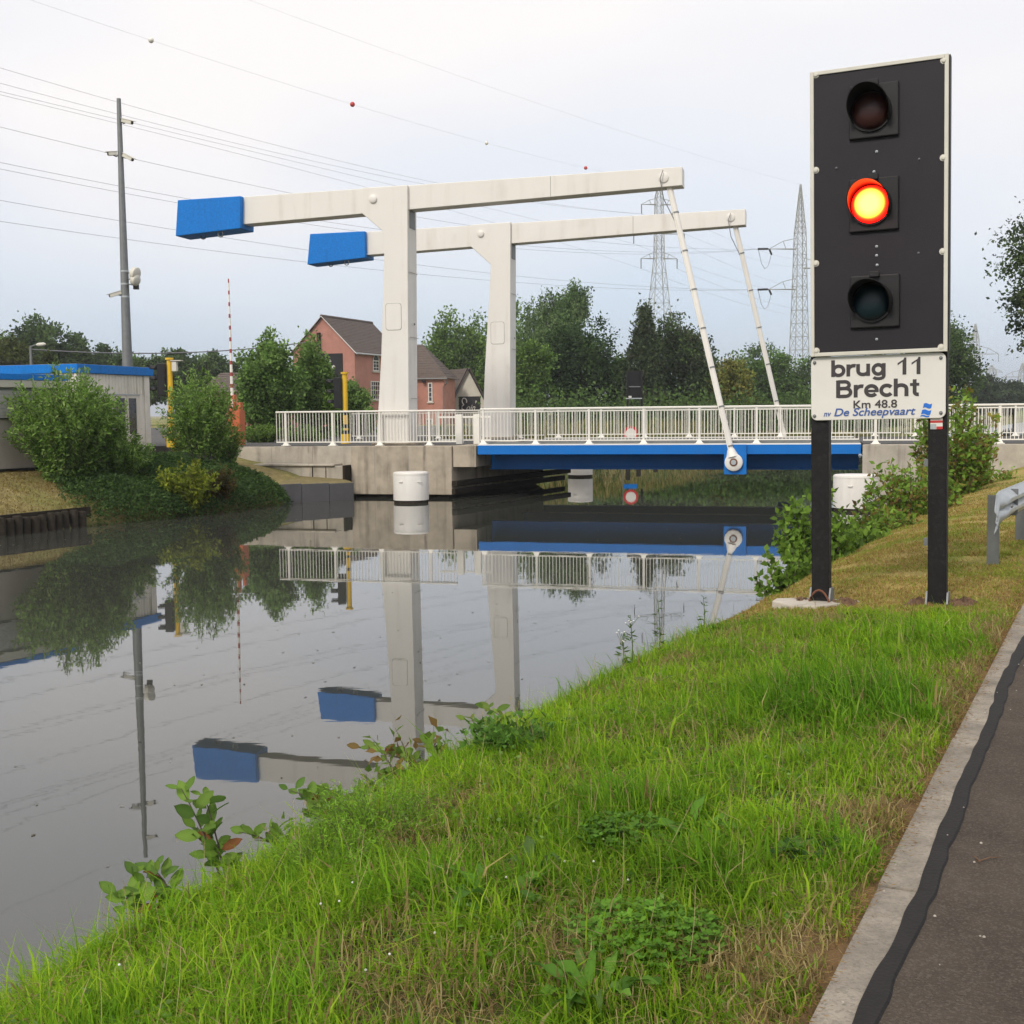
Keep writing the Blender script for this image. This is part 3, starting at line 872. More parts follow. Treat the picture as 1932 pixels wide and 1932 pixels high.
# ================================================================== THE SIGNAL SIGN
PLb, PRb = at(1548, 1150, 10.3), at(1769, 1150, 9.9)
sx = Vector((PRb.x - PLb.x, PRb.y - PLb.y, 0)).normalized()
sy = Vector((sx.y, -sx.x, 0))                    # out of the panel, towards the water and the camera
sb = Vector(((PLb.x + PRb.x) / 2, (PLb.y + PRb.y) / 2, 0.92))
_lean = Matrix.Rotation(math.radians(-0.75), 3, sy)
_sx, _sz = _lean @ sx, _lean @ Vector((0, 0, 1))
if _sz.dot(sx) > 0:
    _lean = Matrix.Rotation(math.radians(0.75), 3, sy)
    _sx, _sz = _lean @ sx, _lean @ Vector((0, 0, 1))
def SG(x, y, z):
    return sb + _sx * x + sy * y + _sz * z
def sp(u, v, y=0.0):
    p = on_plane(u, v, sb + sy * y, sy) - sb
    return p.dot(_sx), p.dot(_sz)
c = [sp(1527, 137, 0.06), sp(1790, 101, 0.06), sp(1788, 662, 0.06), sp(1531, 674, 0.06)]
X0, X1 = (c[0][0] + c[3][0]) / 2, (c[1][0] + c[2][0]) / 2
Z1, Z0 = (c[0][1] + c[1][1]) / 2, (c[2][1] + c[3][1]) / 2
SGN = thing('shipping_signal', 'tall black shipping signal with one red lamp lit above a white bridge name plate', 'signal', SG(0, 0, 0))
fwid = 0.031
MB(SG).box(X0 + fwid, X1 - fwid, 0.012, 0.058, Z0 + fwid, Z1 - fwid).build('panel', M['panel_black'], SGN)
m = MB(SG)
m.box(X0, X0 + fwid, 0.0, 0.07, Z0, Z1)
m.build('frame_side', M['cream'], SGN, bevel=0.004)
MB(SG).box(X1 - fwid, X1, 0.0, 0.07, Z0, Z1).build('frame_side', M['cream'], SGN, bevel=0.004)
MB(SG).box(X0 + fwid, X1 - fwid, 0.0, 0.07, Z0, Z0 + fwid).build('frame_bottom', M['cream'], SGN, bevel=0.004)
MB(SG).box(X0 + fwid, X1 - fwid, 0.0, 0.07, Z1 - fwid, Z1).build('frame_top', M['cream'], SGN, bevel=0.004)
MB(SG).box(X1 - 0.001, X1 + 0.012, -0.04, 0.05, Z0 + 0.005, Z1 - 0.005).build('frame_back', M['black'], SGN)
def bolt(x, z, y=0.07, r=0.022, mt='cream', nm='bolt', par=None):
    MB().lathe([(r * 1.25, -0.002), (r * 1.25, 0.004), (r * 0.8, 0.004), (r * 0.75, 0.016), (r * 0.3, 0.018)], SG(x, y, z), 10, sy).build(nm, M[mt], par or SGN, smooth=True)
for u, v in ((1537, 141), (1782, 113), (1537, 321), (1781, 297), (1537, 497), (1780, 474), (1538, 662), (1777, 655)):
    x, z = sp(u, v, 0.07)
    bolt(x + (0.008 if u < 1600 else -0.006), z, 0.0585 if u not in (1, 2) else 0.07)
for u, v in ((1654, 286), (1649, 324), (1654, 465), (1654, 482), (1655, 500), (1654, 640)):
    x, z = sp(u, v, 0.058)
    bolt(x, z, 0.058, 0.009, 'galv', 'rivet')
for u, v in ((1578, 317), (1734, 300), (1733, 477)):
    x, z = sp(u, v, 0.058)
    bolt(x, z, 0.058, 0.007, 'galv_dark', 'rivet')
lens_red_off = mat('red_lens_unlit', (0.040, 0.013, 0.012), 0.4, var=0.1, spec=0.35)
lens_green_off = mat('green_lens_unlit', (0.006, 0.018, 0.026), 0.4, var=0.1, spec=0.35)
def lens_lit():
    m_, N, L, b = _nodes('red_lens_lit')
    b.inputs['Base Color'].default_value = (0.3, 0.02, 0.01, 1)
    tc = N.new('ShaderNodeTexCoord')
    gr = N.new('ShaderNodeTexGradient')
    gr.gradient_type = 'SPHERICAL'
    no = N.new('ShaderNodeTexNoise')
    no.inputs['Scale'].default_value = 2.6
    L.new(tc.outputs['Object'], gr.inputs['Vector'])
    L.new(tc.outputs['Object'], no.inputs['Vector'])
    cr = N.new('ShaderNodeValToRGB')
    e = cr.color_ramp.elements
    e[0].position, e[0].color = 0.0, (3.0, 0.010, 0.005, 1)
    e[1].position, e[1].color = 0.27, (9.0, 0.92, 0.22, 1)
    n_ = cr.color_ramp.elements.new(0.045)
    n_.color = (5.0, 0.05, 0.012, 1)
    n_ = cr.color_ramp.elements.new(0.085)
    n_.color = (8.0, 0.62, 0.05, 1)
    L.new(gr.outputs['Fac'], cr.inputs['Fac'])
    L.new(cr.outputs['Color'], b.inputs['Emission Color'])
    b.inputs['Emission Strength'].default_value = 1.25
    return m_
red_lit = lens_lit()
for k, (u, v, r_px) in enumerate(((1643, 209, 41), (1643, 386, 41), (1645, 569, 41))):
    x, z = sp(u, v, 0.10)
    r = 0.150
    nm = ('upper lamp, unlit with a dull red lens', 'middle lamp, lit bright red', 'lower lamp, unlit with a dark green lens')[k]
    unit = MB(SG)
    hx = 0.195
    unit.box(x - hx + 0.02, x + hx + 0.02, 0.0585, 0.092, z - hx - 0.015, z + hx + 0.02)
    U = unit.build('lamp_unit', M['black'], SGN, bevel=0.01)
    U['label'] = nm
    lm = MB()
    lm.lathe([(r * 1.03, 0.0), (r * 0.97, 0.045), (r * 0.80, 0.075), (r * 0.45, 0.092), (r * 0.05, 0.098)], (0, 0, 0), 32, sy)
    lo = lm.mesh('lens', (lens_red_off, red_lit, lens_green_off)[k], True)
    ln_ = put('lens', lo, U, SG(x, 0.0925, z))
    if k == 1:
        lo.transform(Matrix.Scale(1 / r, 4))
        ln_.scale = (r, r, r)
    # visor: a tube cut back along its lower side
    hv, hf = [], []
    n_ = 36
    for i in range(n_ + 1):
        a = math.radians(-35 + 250 * i / n_)
        L_ = 0.05 + 0.27 * max(0.0, (math.sin(a) + 0.62) / 1.62) ** 0.8
        for rr, yy in ((r * 1.09, 0.092), (r * 1.09, 0.092 + L_), (r * 1.04, 0.092 + L_), (r * 1.04, 0.092)):
            hv.append(SG(x + rr * math.cos(a), yy, z + rr * math.sin(a)))
    for i in range(n_):
        for j in range(4):
            hf.append((i * 4 + j, i * 4 + (j + 1) % 4, i * 4 + 4 + (j + 1) % 4, i * 4 + 4 + j))
    hm = MB()
    hm.add(hv, hf + [(0, 1, 2, 3), (n_ * 4 + 3, n_ * 4 + 2, n_ * 4 + 1, n_ * 4)])
    hm.build('visor', M['black'], U, smooth=True)
    MB().lathe([(r * 1.10, 0.0), (r * 1.10, 0.025), (r * 1.04, 0.025)], SG(x, 0.092, z), 32, sy).build('lens_ring', M['black'], U, smooth=True)
    MB(SG).box(x - 0.02, x + 0.06, 0.0925, 0.13, z + hx + 0.0, z + hx + 0.045).build('hinge', M['black'], U, bevel=0.005)
# posts
pw = 0.146
pts_l, pts_r = sp(1547, 1000, 0.0)[0], sp(1768, 1000, 0.0)[0]
for i, xp in enumerate((pts_l, pts_r)):
    zb = -0.06 if i == 0 else -0.04
    m = MB(SG)
    m.box(xp - pw / 2, xp + pw / 2, -0.13, -0.001, zb, Z1 - 0.15)
    P_ = m.build('post', M['post_black'], SGN, bevel=0.008)
    for sgn in (-1, 1):
        m = MB(SG)
        a0 = xp + sgn * (pw / 2 + 0.0015)
        a1 = a0 + sgn * 0.014
        m.add([(a0, 0.06, 0.0), (a0, -0.16, 0.0), (a0, -0.16, 0.16), (a0, -0.02, 0.17), (a0, 0.05, 0.05), (a1, 0.06, 0.0), (a1, -0.16, 0.0), (a1, -0.16, 0.16), (a1, -0.02, 0.17), (a1, 0.05, 0.05)],
              [(0, 1, 2, 3, 4), (9, 8, 7, 6, 5), (0, 5, 6, 1), (1, 6, 7, 2), (2, 7, 8, 3), (3, 8, 9, 4), (4, 9, 5, 0)])
        m.build('base_bracket', M['galv_dark'], P_)
for z in (0.55, 1.2):
    MB(SG).box(pts_r - pw / 2 - 0.035, pts_r - pw / 2 - 0.002, -0.09, -0.04, z, z + 0.06).build('clip', M['galv_dark'], SGN)
cb = [SG(pts_l - 0.10 + 0.2 * k / 8, 0.05, -0.01 + 0.17 * math.sin(math.pi * k / 8) ** 0.6) for k in range(9)]
MB().path(cb, 0.009, 6).build('cable_loop', M['rust'], SGN, smooth=True)
# name plate
c = [sp(1529.5, 676, 0.03), sp(1785, 664.5, 0.03), sp(1783.5, 787, 0.03), sp(1531, 795, 0.03)]
A0, A1 = (c[0][0] + c[3][0]) / 2, (c[1][0] + c[2][0]) / 2
D1, D0 = Z0 - 0.004, (c[2][1] + c[3][1]) / 2
PWd, PHt = A1 - A0, D1 - D0
rp = []
rc = 0.05
for cx_, cz_, a0 in ((A1 - rc, D1 - rc, 0), (A0 + rc, D1 - rc, 90), (A0 + rc, D0 + rc, 180), (A1 - rc, D0 + rc, 270)):
    for k in range(6):
        a = math.radians(a0 + k * 18)
        rp.append((cx_ + rc * math.cos(a), cz_ + rc * math.sin(a)))
PLT = MB(SG).prism(rp, 0.002, 0.03).build('name_plate', M['plate'], SGN, bevel=0.004)
def tx(s, fx0, fx1, base, cap, material, **k):
    lettering(s, SG, A0 + PWd * fx0, A0 + PWd * fx1, D1 - PHt * base, D1 - PHt * (base - cap), 0.0325, material, PLT, **k)
def arc(cx_, cz_, rx, rz, a0, a1, n=18):
    return [(cx_ + rx * math.cos(math.radians(a0 + (a1 - a0) * i / n)), cz_ + rz * math.sin(math.radians(a0 + (a1 - a0) * i / n))) for i in range(n + 1)]
GL = {   # bold grotesque letters: (advance, strokes of (centre line, width)), cap height 1
    'b': (0.72, [([(0.095, 0), (0.095, 1)], 0.19), (arc(0.355, 0.36, 0.245, 0.275, 0, 360, 30), 0.18)]),
    'r': (0.46, [([(0.095, 0), (0.095, 0.72)], 0.19), (arc(0.36, 0.36, 0.262, 0.275, 165, 72), 0.18)]),
    'u': (0.72, [([(0.095, 0.72), (0.095, 0.29)], 0.19), (arc(0.33, 0.30, 0.235, 0.21, 180, 345), 0.18), ([(0.565, 0.72), (0.565, 0)], 0.19)]),
    'g': (0.72, [(arc(0.31, 0.36, 0.225, 0.275, 0, 360, 30), 0.18), ([(0.565, 0.72), (0.565, -0.06)], 0.19), (arc(0.325, -0.045, 0.24, 0.14, 0, -160), 0.16)]),
    'B': (0.80, [([(0.1, 0), (0.1, 1)], 0.2), ([(0.1, 0.915), (0.40, 0.915)] + arc(0.40, 0.725, 0.20, 0.19, 90, -90) + [(0.1, 0.535)], 0.17), ([(0.1, 0.53), (0.44, 0.53)] + arc(0.44, 0.307, 0.225, 0.222, 90, -90) + [(0.1, 0.085)], 0.17)]),
    'e': (0.68, [(arc(0.34, 0.36, 0.245, 0.275, 0, 322, 28), 0.18), ([(0.11, 0.345), (0.665, 0.345)], 0.12)]),
    'c': (0.64, [(arc(0.34, 0.36, 0.245, 0.275, 38, 322, 28), 0.18)]),
    'h': (0.72, [([(0.095, 0), (0.095, 1)], 0.19), (arc(0.33, 0.42, 0.235, 0.21, 165, 0), 0.18), ([(0.565, 0.43), (0.565, 0)], 0.19)]),
    't': (0.42, [([(0.20, 0.93), (0.20, 0.22)] + arc(0.345, 0.21, 0.145, 0.125, 180, 285, 8), 0.18), ([(0.0, 0.645), (0.40, 0.645)], 0.14)]),
}
def grotesque(word, fx0, fx1, base, cap):
    adv = 0.0
    for ch in word: adv += GL[ch][0]
    adv -= 0.05
    w_, h_ = PWd * (fx1 - fx0), PHt * cap
    x_ = 0.0
    for ch in word:
        m_ = MB(SG)
        for j, (ln_, wd_) in enumerate(GL[ch][1]):
            k_ = w_ / adv
            pts_ = [((x_ + q[0]) * k_, q[1] * h_) for q in ln_]
            hw = wd_ * h_ * 0.575
            L_, R_ = [], []
            for i, p in enumerate(pts_):
                a_, b_ = pts_[max(i - 1, 0)], pts_[min(i + 1, len(pts_) - 1)]
                if pts_[0] == pts_[-1] or (abs(pts_[0][0] - pts_[-1][0]) < 1e-6 and abs(pts_[0][1] - pts_[-1][1]) < 1e-6):
                    if i in (0, len(pts_) - 1): a_, b_ = pts_[-2], pts_[1]
                dx_, dz_ = b_[0] - a_[0], b_[1] - a_[1]
                n_ = math.hypot(dx_, dz_)
                dx_, dz_ = dx_ / n_, dz_ / n_
                L_.append((A0 + PWd * fx0 + p[0] - dz_ * hw, 0.0325 + 0.0004 * j, D1 - PHt * base + p[1] + dx_ * hw))
                R_.append((A0 + PWd * fx0 + p[0] + dz_ * hw, 0.0325 + 0.0004 * j, D1 - PHt * base + p[1] - dx_ * hw))
            n1 = len(pts_)
            m_.add(L_ + R_, [(i, n1 + i, n1 + i + 1, i + 1) for i in range(n1 - 1)])
        m_.build('letter', M['ink'], PLT)
        x_ += GL[ch][0]
grotesque('brug', 0.155, 0.568, 0.320, 0.262)
grotesque('Brecht', 0.192, 0.806, 0.652, 0.275)
for fx in (0.653, 0.755):                            # the two figures one
    o1 = [(0.0, 0.195), (0.042, 0.252), (0.049, 0.285), (0.064, 0.285), (0.064, 0.0), (0.036, 0.0), (0.036, 0.215), (0.0, 0.160)]
    pts_ = [(A0 + PWd * (fx + a), 0.0325, D1 - PHt * (0.320 - b * 0.92)) for a, b in o1]
    mm_ = MB(SG)
    mm_.add(pts_, [(0, 7, 6, 1), (1, 6, 3, 2), (6, 5, 4, 3)])
    mm_.build('letter', M['ink'], PLT)
tx('Km 48.8', 0.325, 0.650, 0.823, 0.125, M['ink'], bold=0.02)
tx('nv', 0.098, 0.155, 0.940, 0.060, M['ink_blue'], shear=0.25, bold=0.03)
tx('De Scheepvaart', 0.178, 0.785, 0.940, 0.125, M['ink_blue'], shear=0.25, bold=0.025)
# the blue wave emblem: three waving bands, leaning right
def band(x0, x1, z0, z1, wob_, shift0, shift1):
    n_ = 14
    up, dn_ = [], []
    for i in range(n_ + 1):
        f = i / n_
        s_ = math.sin(f * 2 * math.pi) * wob_
        up.append((A0 + PWd * (x0 + (x1 - x0) * f + shift1), 0.0325, D1 - PHt * (z0 - s_)))
        dn_.append((A0 + PWd * (x0 + (x1 - x0) * f + shift0), 0.0325, D1 - PHt * (z1 - s_)))
    m_ = MB(SG)
    n1 = n_ + 1
    m_.add(up + dn_, [(i, n1 + i, n1 + i + 1, i + 1) for i in range(n_)])
    m_.build('emblem', M['logo'], PLT)
band(0.838, 0.898, 0.775, 0.842, 0.010, 0.0, 0.006)
band(0.826, 0.893, 0.872, 0.940, 0.011, -0.002, 0.006)
band(0.820, 0.884, 0.953, 0.976, 0.009, -0.001, 0.002)
for fx, fz in ((0.028, 0.085), (0.965, 0.085), (0.026, 0.93), (0.967, 0.92)):
    bolt(A0 + PWd * fx, D1 - PHt * fz, 0.03, 0.012, 'galv_dark', 'screw', PLT)
# painted trail mark on the post
x, z = sp(1767, 799, 0.0)
TM = MB(SG).box(x - 0.047, x + 0.047, 0.0, 0.004, z - 0.046, z + 0.046).build('trail_mark', M['plate'], SGN)
MB(SG).box(x - 0.047, x + 0.047, 0.0045, 0.006, z + 0.006, z + 0.024).build('red_bar', M['red'], TM)
MB(SG).box(x, x + 0.047, 0.0045, 0.006, z - 0.046, z - 0.024).build('red_bar', M['red'], TM)
MB(SG).box(x - 0.047, x - 0.002, 0.0045, 0.006, z - 0.044, z - 0.004).build('grey_patch', M['galv'], TM)
# footing slab and loose earth
sl = MB()
ctr = SG(pts_l - 0.02, 0.02, 0)
out = []
for k in range(11):
    a = 2 * math.pi * k / 11
    rr = (0.40 + 0.07 * math.sin(3 * a + 1)) * (1.0 if math.cos(a) < 0.3 else 0.8)
    out.append((ctr.x + rr * math.cos(a), ctr.y + rr * 0.55 * math.sin(a)))
zc = Hp(ctr)
n_ = len(out)
sl.add([(x_, y_, z_) for z_ in (zc - 0.1, zc + 0.035) for x_, y_ in out], [tuple(range(n_))[::-1], tuple(range(n_, 2 * n_))] + [(i, (i + 1) % n_, n_ + (i + 1) % n_, n_ + i) for i in range(n_)])
tag(sl.build('footing_slab', M['concrete_light'], bevel=0.012), 'broken pale concrete slab round the signal post nearer the water', 'slab')
for i, (xp, dx) in enumerate(((pts_l, 0.2), (pts_l, -0.16), (pts_r, 0.2), (pts_r, -0.14))):
    cc = SG(xp + dx, -0.02, 0)
    zc = Hp(cc)
    mv, mf = [], []
    R_, A_ = 9, 26
    for a in range(A_):
        for k in range(R_):
            q_ = k / (R_ - 1)
            an = 2 * math.pi * a / A_
            rad = q_ * (0.20 + 0.05 * math.sin(3 * an + i))
            mv.append((cc.x + rad * math.cos(an), cc.y + rad * 0.8 * math.sin(an), zc - 0.035 + 0.075 * math.cos(q_ * math.pi / 2) * (1 + 0.45 * rnd.uniform(-1, 1))))
    for a in range(A_):
        for k in range(R_ - 1):
            b_ = (a + 1) % A_
            mf.append((a * R_ + k, a * R_ + k + 1, b_ * R_ + k + 1, b_ * R_ + k))
    mm = MB()
    mm.add(mv, mf)
    tag(mm.build('soil_mound', M['soil'], smooth=True), 'loose brown earth at the foot of the signal post', 'earth', kind='stuff')

# ================================================================== GUARD RAIL
g0, g1 = on_plane(1872, 1046, at(1872, 1046, 12.1), Vector((0, 1, 0))), at(1926, 1012, 13.9)
gd = Vector((g1.x - g0.x, g1.y - g0.y, 0)).normalized()
gq = Vector((gd.y, -gd.x, 0))            # towards the path
if gq.x < 0: gq = -gq
gz = Hp(g0)
GR = thing('guard_rail', 'grey galvanised guard rail with a turned down end on the mown verge', 'guard rail', (g0.x, g0.y, gz))
def GF_(a, b, z):
    return Vector((g0.x, g0.y, gz)) + gd * a + gq * b + Vector((0, 0, z))
prof = [(0.0, 0.0), (0.018, 0.004), (0.045, 0.045), (0.085, 0.085), (0.115, 0.085), (0.145, 0.045), (0.155, 0.03), (0.165, 0.045), (0.195, 0.085), (0.225, 0.085), (0.265, 0.045), (0.292, 0.004), (0.31, 0.0)]
secs = []
for a, dz, sq, bb in ((-0.34, -0.10, 0.75, 0.02), (-0.25, -0.05, 1.1, 0.03), (-0.1, -0.02, 1.05, 0.05), (0.15, 0, 1, 0.05), (12, 0, 1, 0.05)):
    secs.append([GF_(a, 0.058 + bb * 0.1 + y * (0.35 if a < -0.2 else 1.0), 0.44 + dz + z * sq) for z, y in prof])
bv = MB()
k_ = len(prof)
allp = [p for s_ in secs for p in s_]
bv.add(allp, [(i * k_ + j, i * k_ + j + 1, (i + 1) * k_ + j + 1, (i + 1) * k_ + j) for i in range(len(secs) - 1) for j in range(k_ - 1)])
bo = bv.build('rail_beam', M['galv'], GR, smooth=True)
so = bo.modifiers.new('thick', 'SOLIDIFY')
so.thickness = 0.006
for i in range(7):
    a = i * 2.0
    zz_ = Hp(GF_(a, 0, 0)) - gz
    m = MB(GF_)
    ln_ = 0.05
    for b0, b1, c0, c1 in ((-0.055, 0.055, -0.006, 0.0), (-0.055, -0.049, 0.0005, 0.05), (0.049, 0.055, 0.0005, 0.05)):
        p = [(a + c0 + ln_ * (0.7 - z), b0, z) for z in (zz_ - 0.1, 0.70)] + [(a + c1 + ln_ * (0.7 - z), b0, z) for z in (zz_ - 0.1, 0.70)] + [(a + c0 + ln_ * (0.7 - z), b1, z) for z in (zz_ - 0.1, 0.70)] + [(a + c1 + ln_ * (0.7 - z), b1, z) for z in (zz_ - 0.1, 0.70)]
        m.add(p, [(0, 1, 3, 2), (4, 6, 7, 5), (0, 4, 5, 1), (2, 3, 7, 6), (0, 2, 6, 4), (1, 5, 7, 3)])
    m.build('post', M['galv_dark'], GR)
    MB().lathe([(0.02, 0), (0.02, 0.015), (0.01, 0.02)], GF_(a + 0.03, 0.16, 0.595), 10, gq).build('bolt', M['galv_dark'], GR)
for u in (0.55, 0.60):
    MB(GF_).box(u, u + 0.008, 0.06, 0.152, 0.46, 0.73).build('splice', M['galv_dark'], GR)

# ================================================================== FAR BANK STREET FURNITURE
def cylv(name, p, h, r0, r1, material, parent, n=14):
    return MB().tube(p, Vector(p) + Vector((0, 0, h)), r0, r1, n).build(name, material, parent, smooth=True)
# tall camera mast
mb_ = at(240.5, 700, 44.7)
mb_.z = 1.3
MT = thing('camera_mast', 'tall tapering galvanised mast carrying surveillance cameras behind the cabin', 'mast', mb_)
mt_ = at(224, 186, 44.7)
MB().tube(mb_, mt_, 0.215, 0.075, 16).build('pole', M['galv_dark'], MT, smooth=True)
def mpos(v):
    f = (at(230, v, 44.7).z - mb_.z) / (mt_.z - mb_.z)
    return mb_ + (mt_ - mb_) * f
def camera_box(v, dx, drop, mtl='cream', L=0.42, yaw=0.0):
    p = mpos(v)
    d = Vector((dx, -0.35, -drop)).normalized()
    a = p + Vector((0.12 * (1 if dx > 0 else -1), -0.05, 0))
    q_ = d.cross(Vector((0, 0, 1))).normalized()
    u_ = q_.cross(d)
    fr = lambda x, y, z: a + d * x + q_ * y + u_ * z
    m = MB(fr)
    m.box(0.0, L, -0.07, 0.07, -0.06, 0.06)
    C_ = m.build('camera', M[mtl], MT, bevel=0.01)
    MB(fr).box(-0.03, L + 0.1, -0.085, 0.085, 0.061, 0.075).build('sunshield', M[mtl], C_)
    MB().lathe([(0.05, 0), (0.05, 0.03)], fr(L, 0, 0), 12, d).build('lens', M['black'], C_)
    MB().path([p, p + Vector((0.16 * (1 if dx > 0 else -1), 0, -0.10)), fr(0.12, 0, -0.06)], 0.022, 6).build('bracket', M['galv_dark'], C_, smooth=True)
camera_box(228, 1, 0.30)
camera_box(293, 1, 0.55)
camera_box(290, -0.6, 0.1, L=0.3)
camera_box(552, -1, 0.35)
for i, (dv, sz) in enumerate(((515, 0.3), (527, 0.26))):
    p = mpos(dv) + Vector((0.36, -0.1, 0))
    MB().lathe([(0.05, 0), (sz * 0.75, 0.1), (sz * 0.8, 0.26), (sz * 0.62, 0.30), (0.03, 0.32)], p - Vector((0.10, 0, 0.0)), 14, Vector((0.9, -0.3, -0.25))).build('floodlight', M['cream'], MT, smooth=True)
    MB().tube(mpos(dv), p, 0.03, 0.03, 8).build('bracket', M['galv_dark'], MT)
p = mpos(545) + Vector((0.42, -0.05, 0.08))
MB(lambda x, y, z: p + Vector((x, y, z))).box(-0.09, 0.09, -0.08, 0.08, -0.11, 0.11).build('junction_box', M['black'], MT, bevel=0.01)
MB().path([mpos(535), p + Vector((-0.1, 0, 0.05))], 0.025, 6).build('bracket', M['galv_dark'], MT)
for v in (512, 536, 560):
    c_ = mpos(v)
    MB().tube(c_ - Vector((0, 0, 0.03)), c_ + Vector((0, 0, 0.03)), 0.155, 0.155, 14).build('clamp', M['galv'], MT, smooth=True)

# traffic lights for the road
def road_light(label, u, vtop, vb, Z, hs, hooded=True):
    b = at(u, vb, Z)
    b.z = 1.615
    h = at(u, vtop, Z).z - b.z
    T = thing('traffic_light', label, 'traffic light', b)
    segs = [(0.0, 0.32, 0.17, 'yellow'), (0.32, 0.44, 0.085, 'black'), (0.44, 0.52, 0.085, 'yellow'), (0.52, 0.64, 0.085, 'black'), (0.64, 0.74, 0.085, 'yellow'), (0.74, 0.95, 0.085, 'yellow'), (0.95, 1.05, 0.087, 'black'), (1.05, h - 0.06, 0.085, 'yellow')]
    for a, c_, r, k in segs:
        MB().tube(b + Vector((0, 0, a)), b + Vector((0, 0, c_ - 0.002)), r, r, 12).build('pole_section', M[k], T, smooth=True)
    MB().tube(b + Vector((0, 0, h - 0.062)), b + Vector((0, 0, h)), 0.13, 0.13, 12).build('pole_cap', M['yellow'], T, smooth=True)
    fr = lambda x, y, z: b + Vector((x, y, z))
    z1 = h - 0.18
    m = MB(fr)
    m.box(-0.36, -0.11, -0.16, 0.16, z1 - hs, z1)
    hd = m.build('signal_head', M['black'], T, bevel=0.02)
    for i in range(3):
        zc = z1 - hs * (i + 0.5) / 3
        hv = []
        n_ = 12
        for k in range(n_ + 1):
            a = math.pi * k / n_
            for X_ in (-0.36, -0.36 - 0.24):
                hv.append(fr(X_, 0.115 * math.cos(a), zc + 0.115 * math.sin(a) - 0.0))
        mm = MB()
        mm.add(hv, [(2 * k, 2 * k + 1, 2 * k + 3, 2 * k + 2) for k in range(n_)])
        o = mm.build('hood', M['black'], hd, smooth=True)
        sd = o.modifiers.new('t', 'SOLIDIFY')
        sd.thickness = 0.008
        MB().lathe([(0.10, 0), (0.07, 0.03), (0.01, 0.04)], fr(-0.361, 0, zc), 14, Vector((-1, 0, 0))).build('lens', glass_dark, hd, smooth=True)
    return T, b, h
glass_dark = glass('dark_lens', (0.03, 0.03, 0.03), 0.2)
road_light('yellow and black road traffic light pole behind the railing by the hedge', 653, 702, 838, 41.0, 1.02)
T, b, h = road_light('yellow road traffic light pole with small grey box rising from the willow bush', 325, 675, 850, 38.5, 1.0)
MB(lambda x, y, z: b + Vector((x, y, z))).box(0.09, 0.24, -0.1, 0.1, h - 0.42, h - 0.12).build('control_box', M['cream'], T, bevel=0.01)
MB(lambda x, y, z: b + Vector((x, y, z))).box(0.06, 0.40, -0.13, 0.13, h - 0.105, h - 0.08).build('rain_cover', M['cream'], T)

# road barrier with raised arm
b = at(450, 842, 40.2)
b.z = 1.60
BR = thing('road_barrier', 'orange road barrier cabinet with its red and white arm raised', 'barrier', b)
fr = lambda x, y, z: b + bt * x + be * y + Vector((0, 0, z))
zc = at(450, 775, 40.2).z - b.z
MB(fr).box(-0.26, 0.17, -0.2, 0.2, 0.0, zc).build('cabinet', M['orange'], BR, bevel=0.02)
MB(fr).box(-0.275, -0.0, -0.21, -0.201, 0.1, zc - 0.1).build('cabinet_door', M['orange'], BR, bevel=0.004)
MB(fr).box(0.06, 0.16, -0.09, 0.09, zc + 0.0005, zc + 0.27).build('pivot_arm', M['orange'], BR, bevel=0.01)
MB(fr).box(-0.22, -0.06, -0.08, 0.08, zc + 0.0005, zc + 0.52).build('arm_socket', M['orange'], BR, bevel=0.01)
a0, a1 = at(438.5, 768, 40.2), at(431, 526, 40.2)
nseg = 33
for i in range(nseg):
    f0, f1 = i / nseg, (i + 1) / nseg
    r0 = 0.056 - 0.034 * f0
    r1 = 0.056 - 0.034 * f1
    white_ = i % 3 != 2
    MB().tube(a0 + (a1 - a0) * f0, a0 + (a1 - a0) * (f1 - 0.0005), r0, r1, 10).build('arm_section', M['rail'] if white_ else M['faded_red'], BR, smooth=True)

# ------------------------------------------------------------------ bridge keeper's cabin and the shuttered store
cc_ = at(142, 690, 36.5)
ce = at(278, 698, 40.0)
cdx = Vector((ce.x - cc_.x, ce.y - cc_.y, 0))
clen = cdx.length
cdx.normalize()
cdy = Vector((-cdx.y, cdx.x, 0))          # away from the canal
if cdy.x > 0: cdy = -cdy
c0 = Vector((cc_.x, cc_.y, 0))
def CF(x, y, z):
    return c0 + cdx * x + cdy * y + Vector((0, 0, z))
zt = 4.16
CB = thing('keeper_cabin', 'white ribbed keeper cabin with blue roof edge and mildewed walls', 'cabin', CF(clen / 2, 1.5, 1.2))
def ribbed(x0, x1, z0, z1, side, depth, pitch=0.16):
    """trapezoid ribbed cladding sheet; side 0 along x at y=0, side 1 along y at x=0"""
    V_, F_ = [], []
    xs = []
    x = x0
    while x < x1 - 1e-6:
        for f, d in ((0, 0), (0.35, 0), (0.5, depth), (0.85, depth)):
            xx = x + f * pitch
            if xx <= x1: xs.append((xx, d))
        x += pitch
    xs.append((x1, 0))
    m_ = MB()
    for xx, d in xs:
        for z in (z0, z1):
            V_.append(CF(xx, -0.03 - d, z) if side == 0 else CF(-0.03 - d, xx, z))
    m_.add(V_, [(2 * i, 2 * i + 2, 2 * i + 3, 2 * i + 1) for i in range(len(xs) - 1)])
    return m_
MB(CF).box(0, clen, 0, 3.2, 1.0, zt - 0.30).build('wall', M['cladding'], CB)
ribbed(0.05, clen - 0.3, 3.30, zt - 0.27, 0, 0.035).build('cladding', M['cladding'], CB)
ribbed(0.05, 3.15, 1.2, zt - 0.27, 1, 0.035).build('cladding', M['cladding'], CB)
ribbed(clen - 0.72, clen - 0.02, 1.2, 3.295, 0, 0.02, 0.34).build('cladding', M['cladding'], CB)
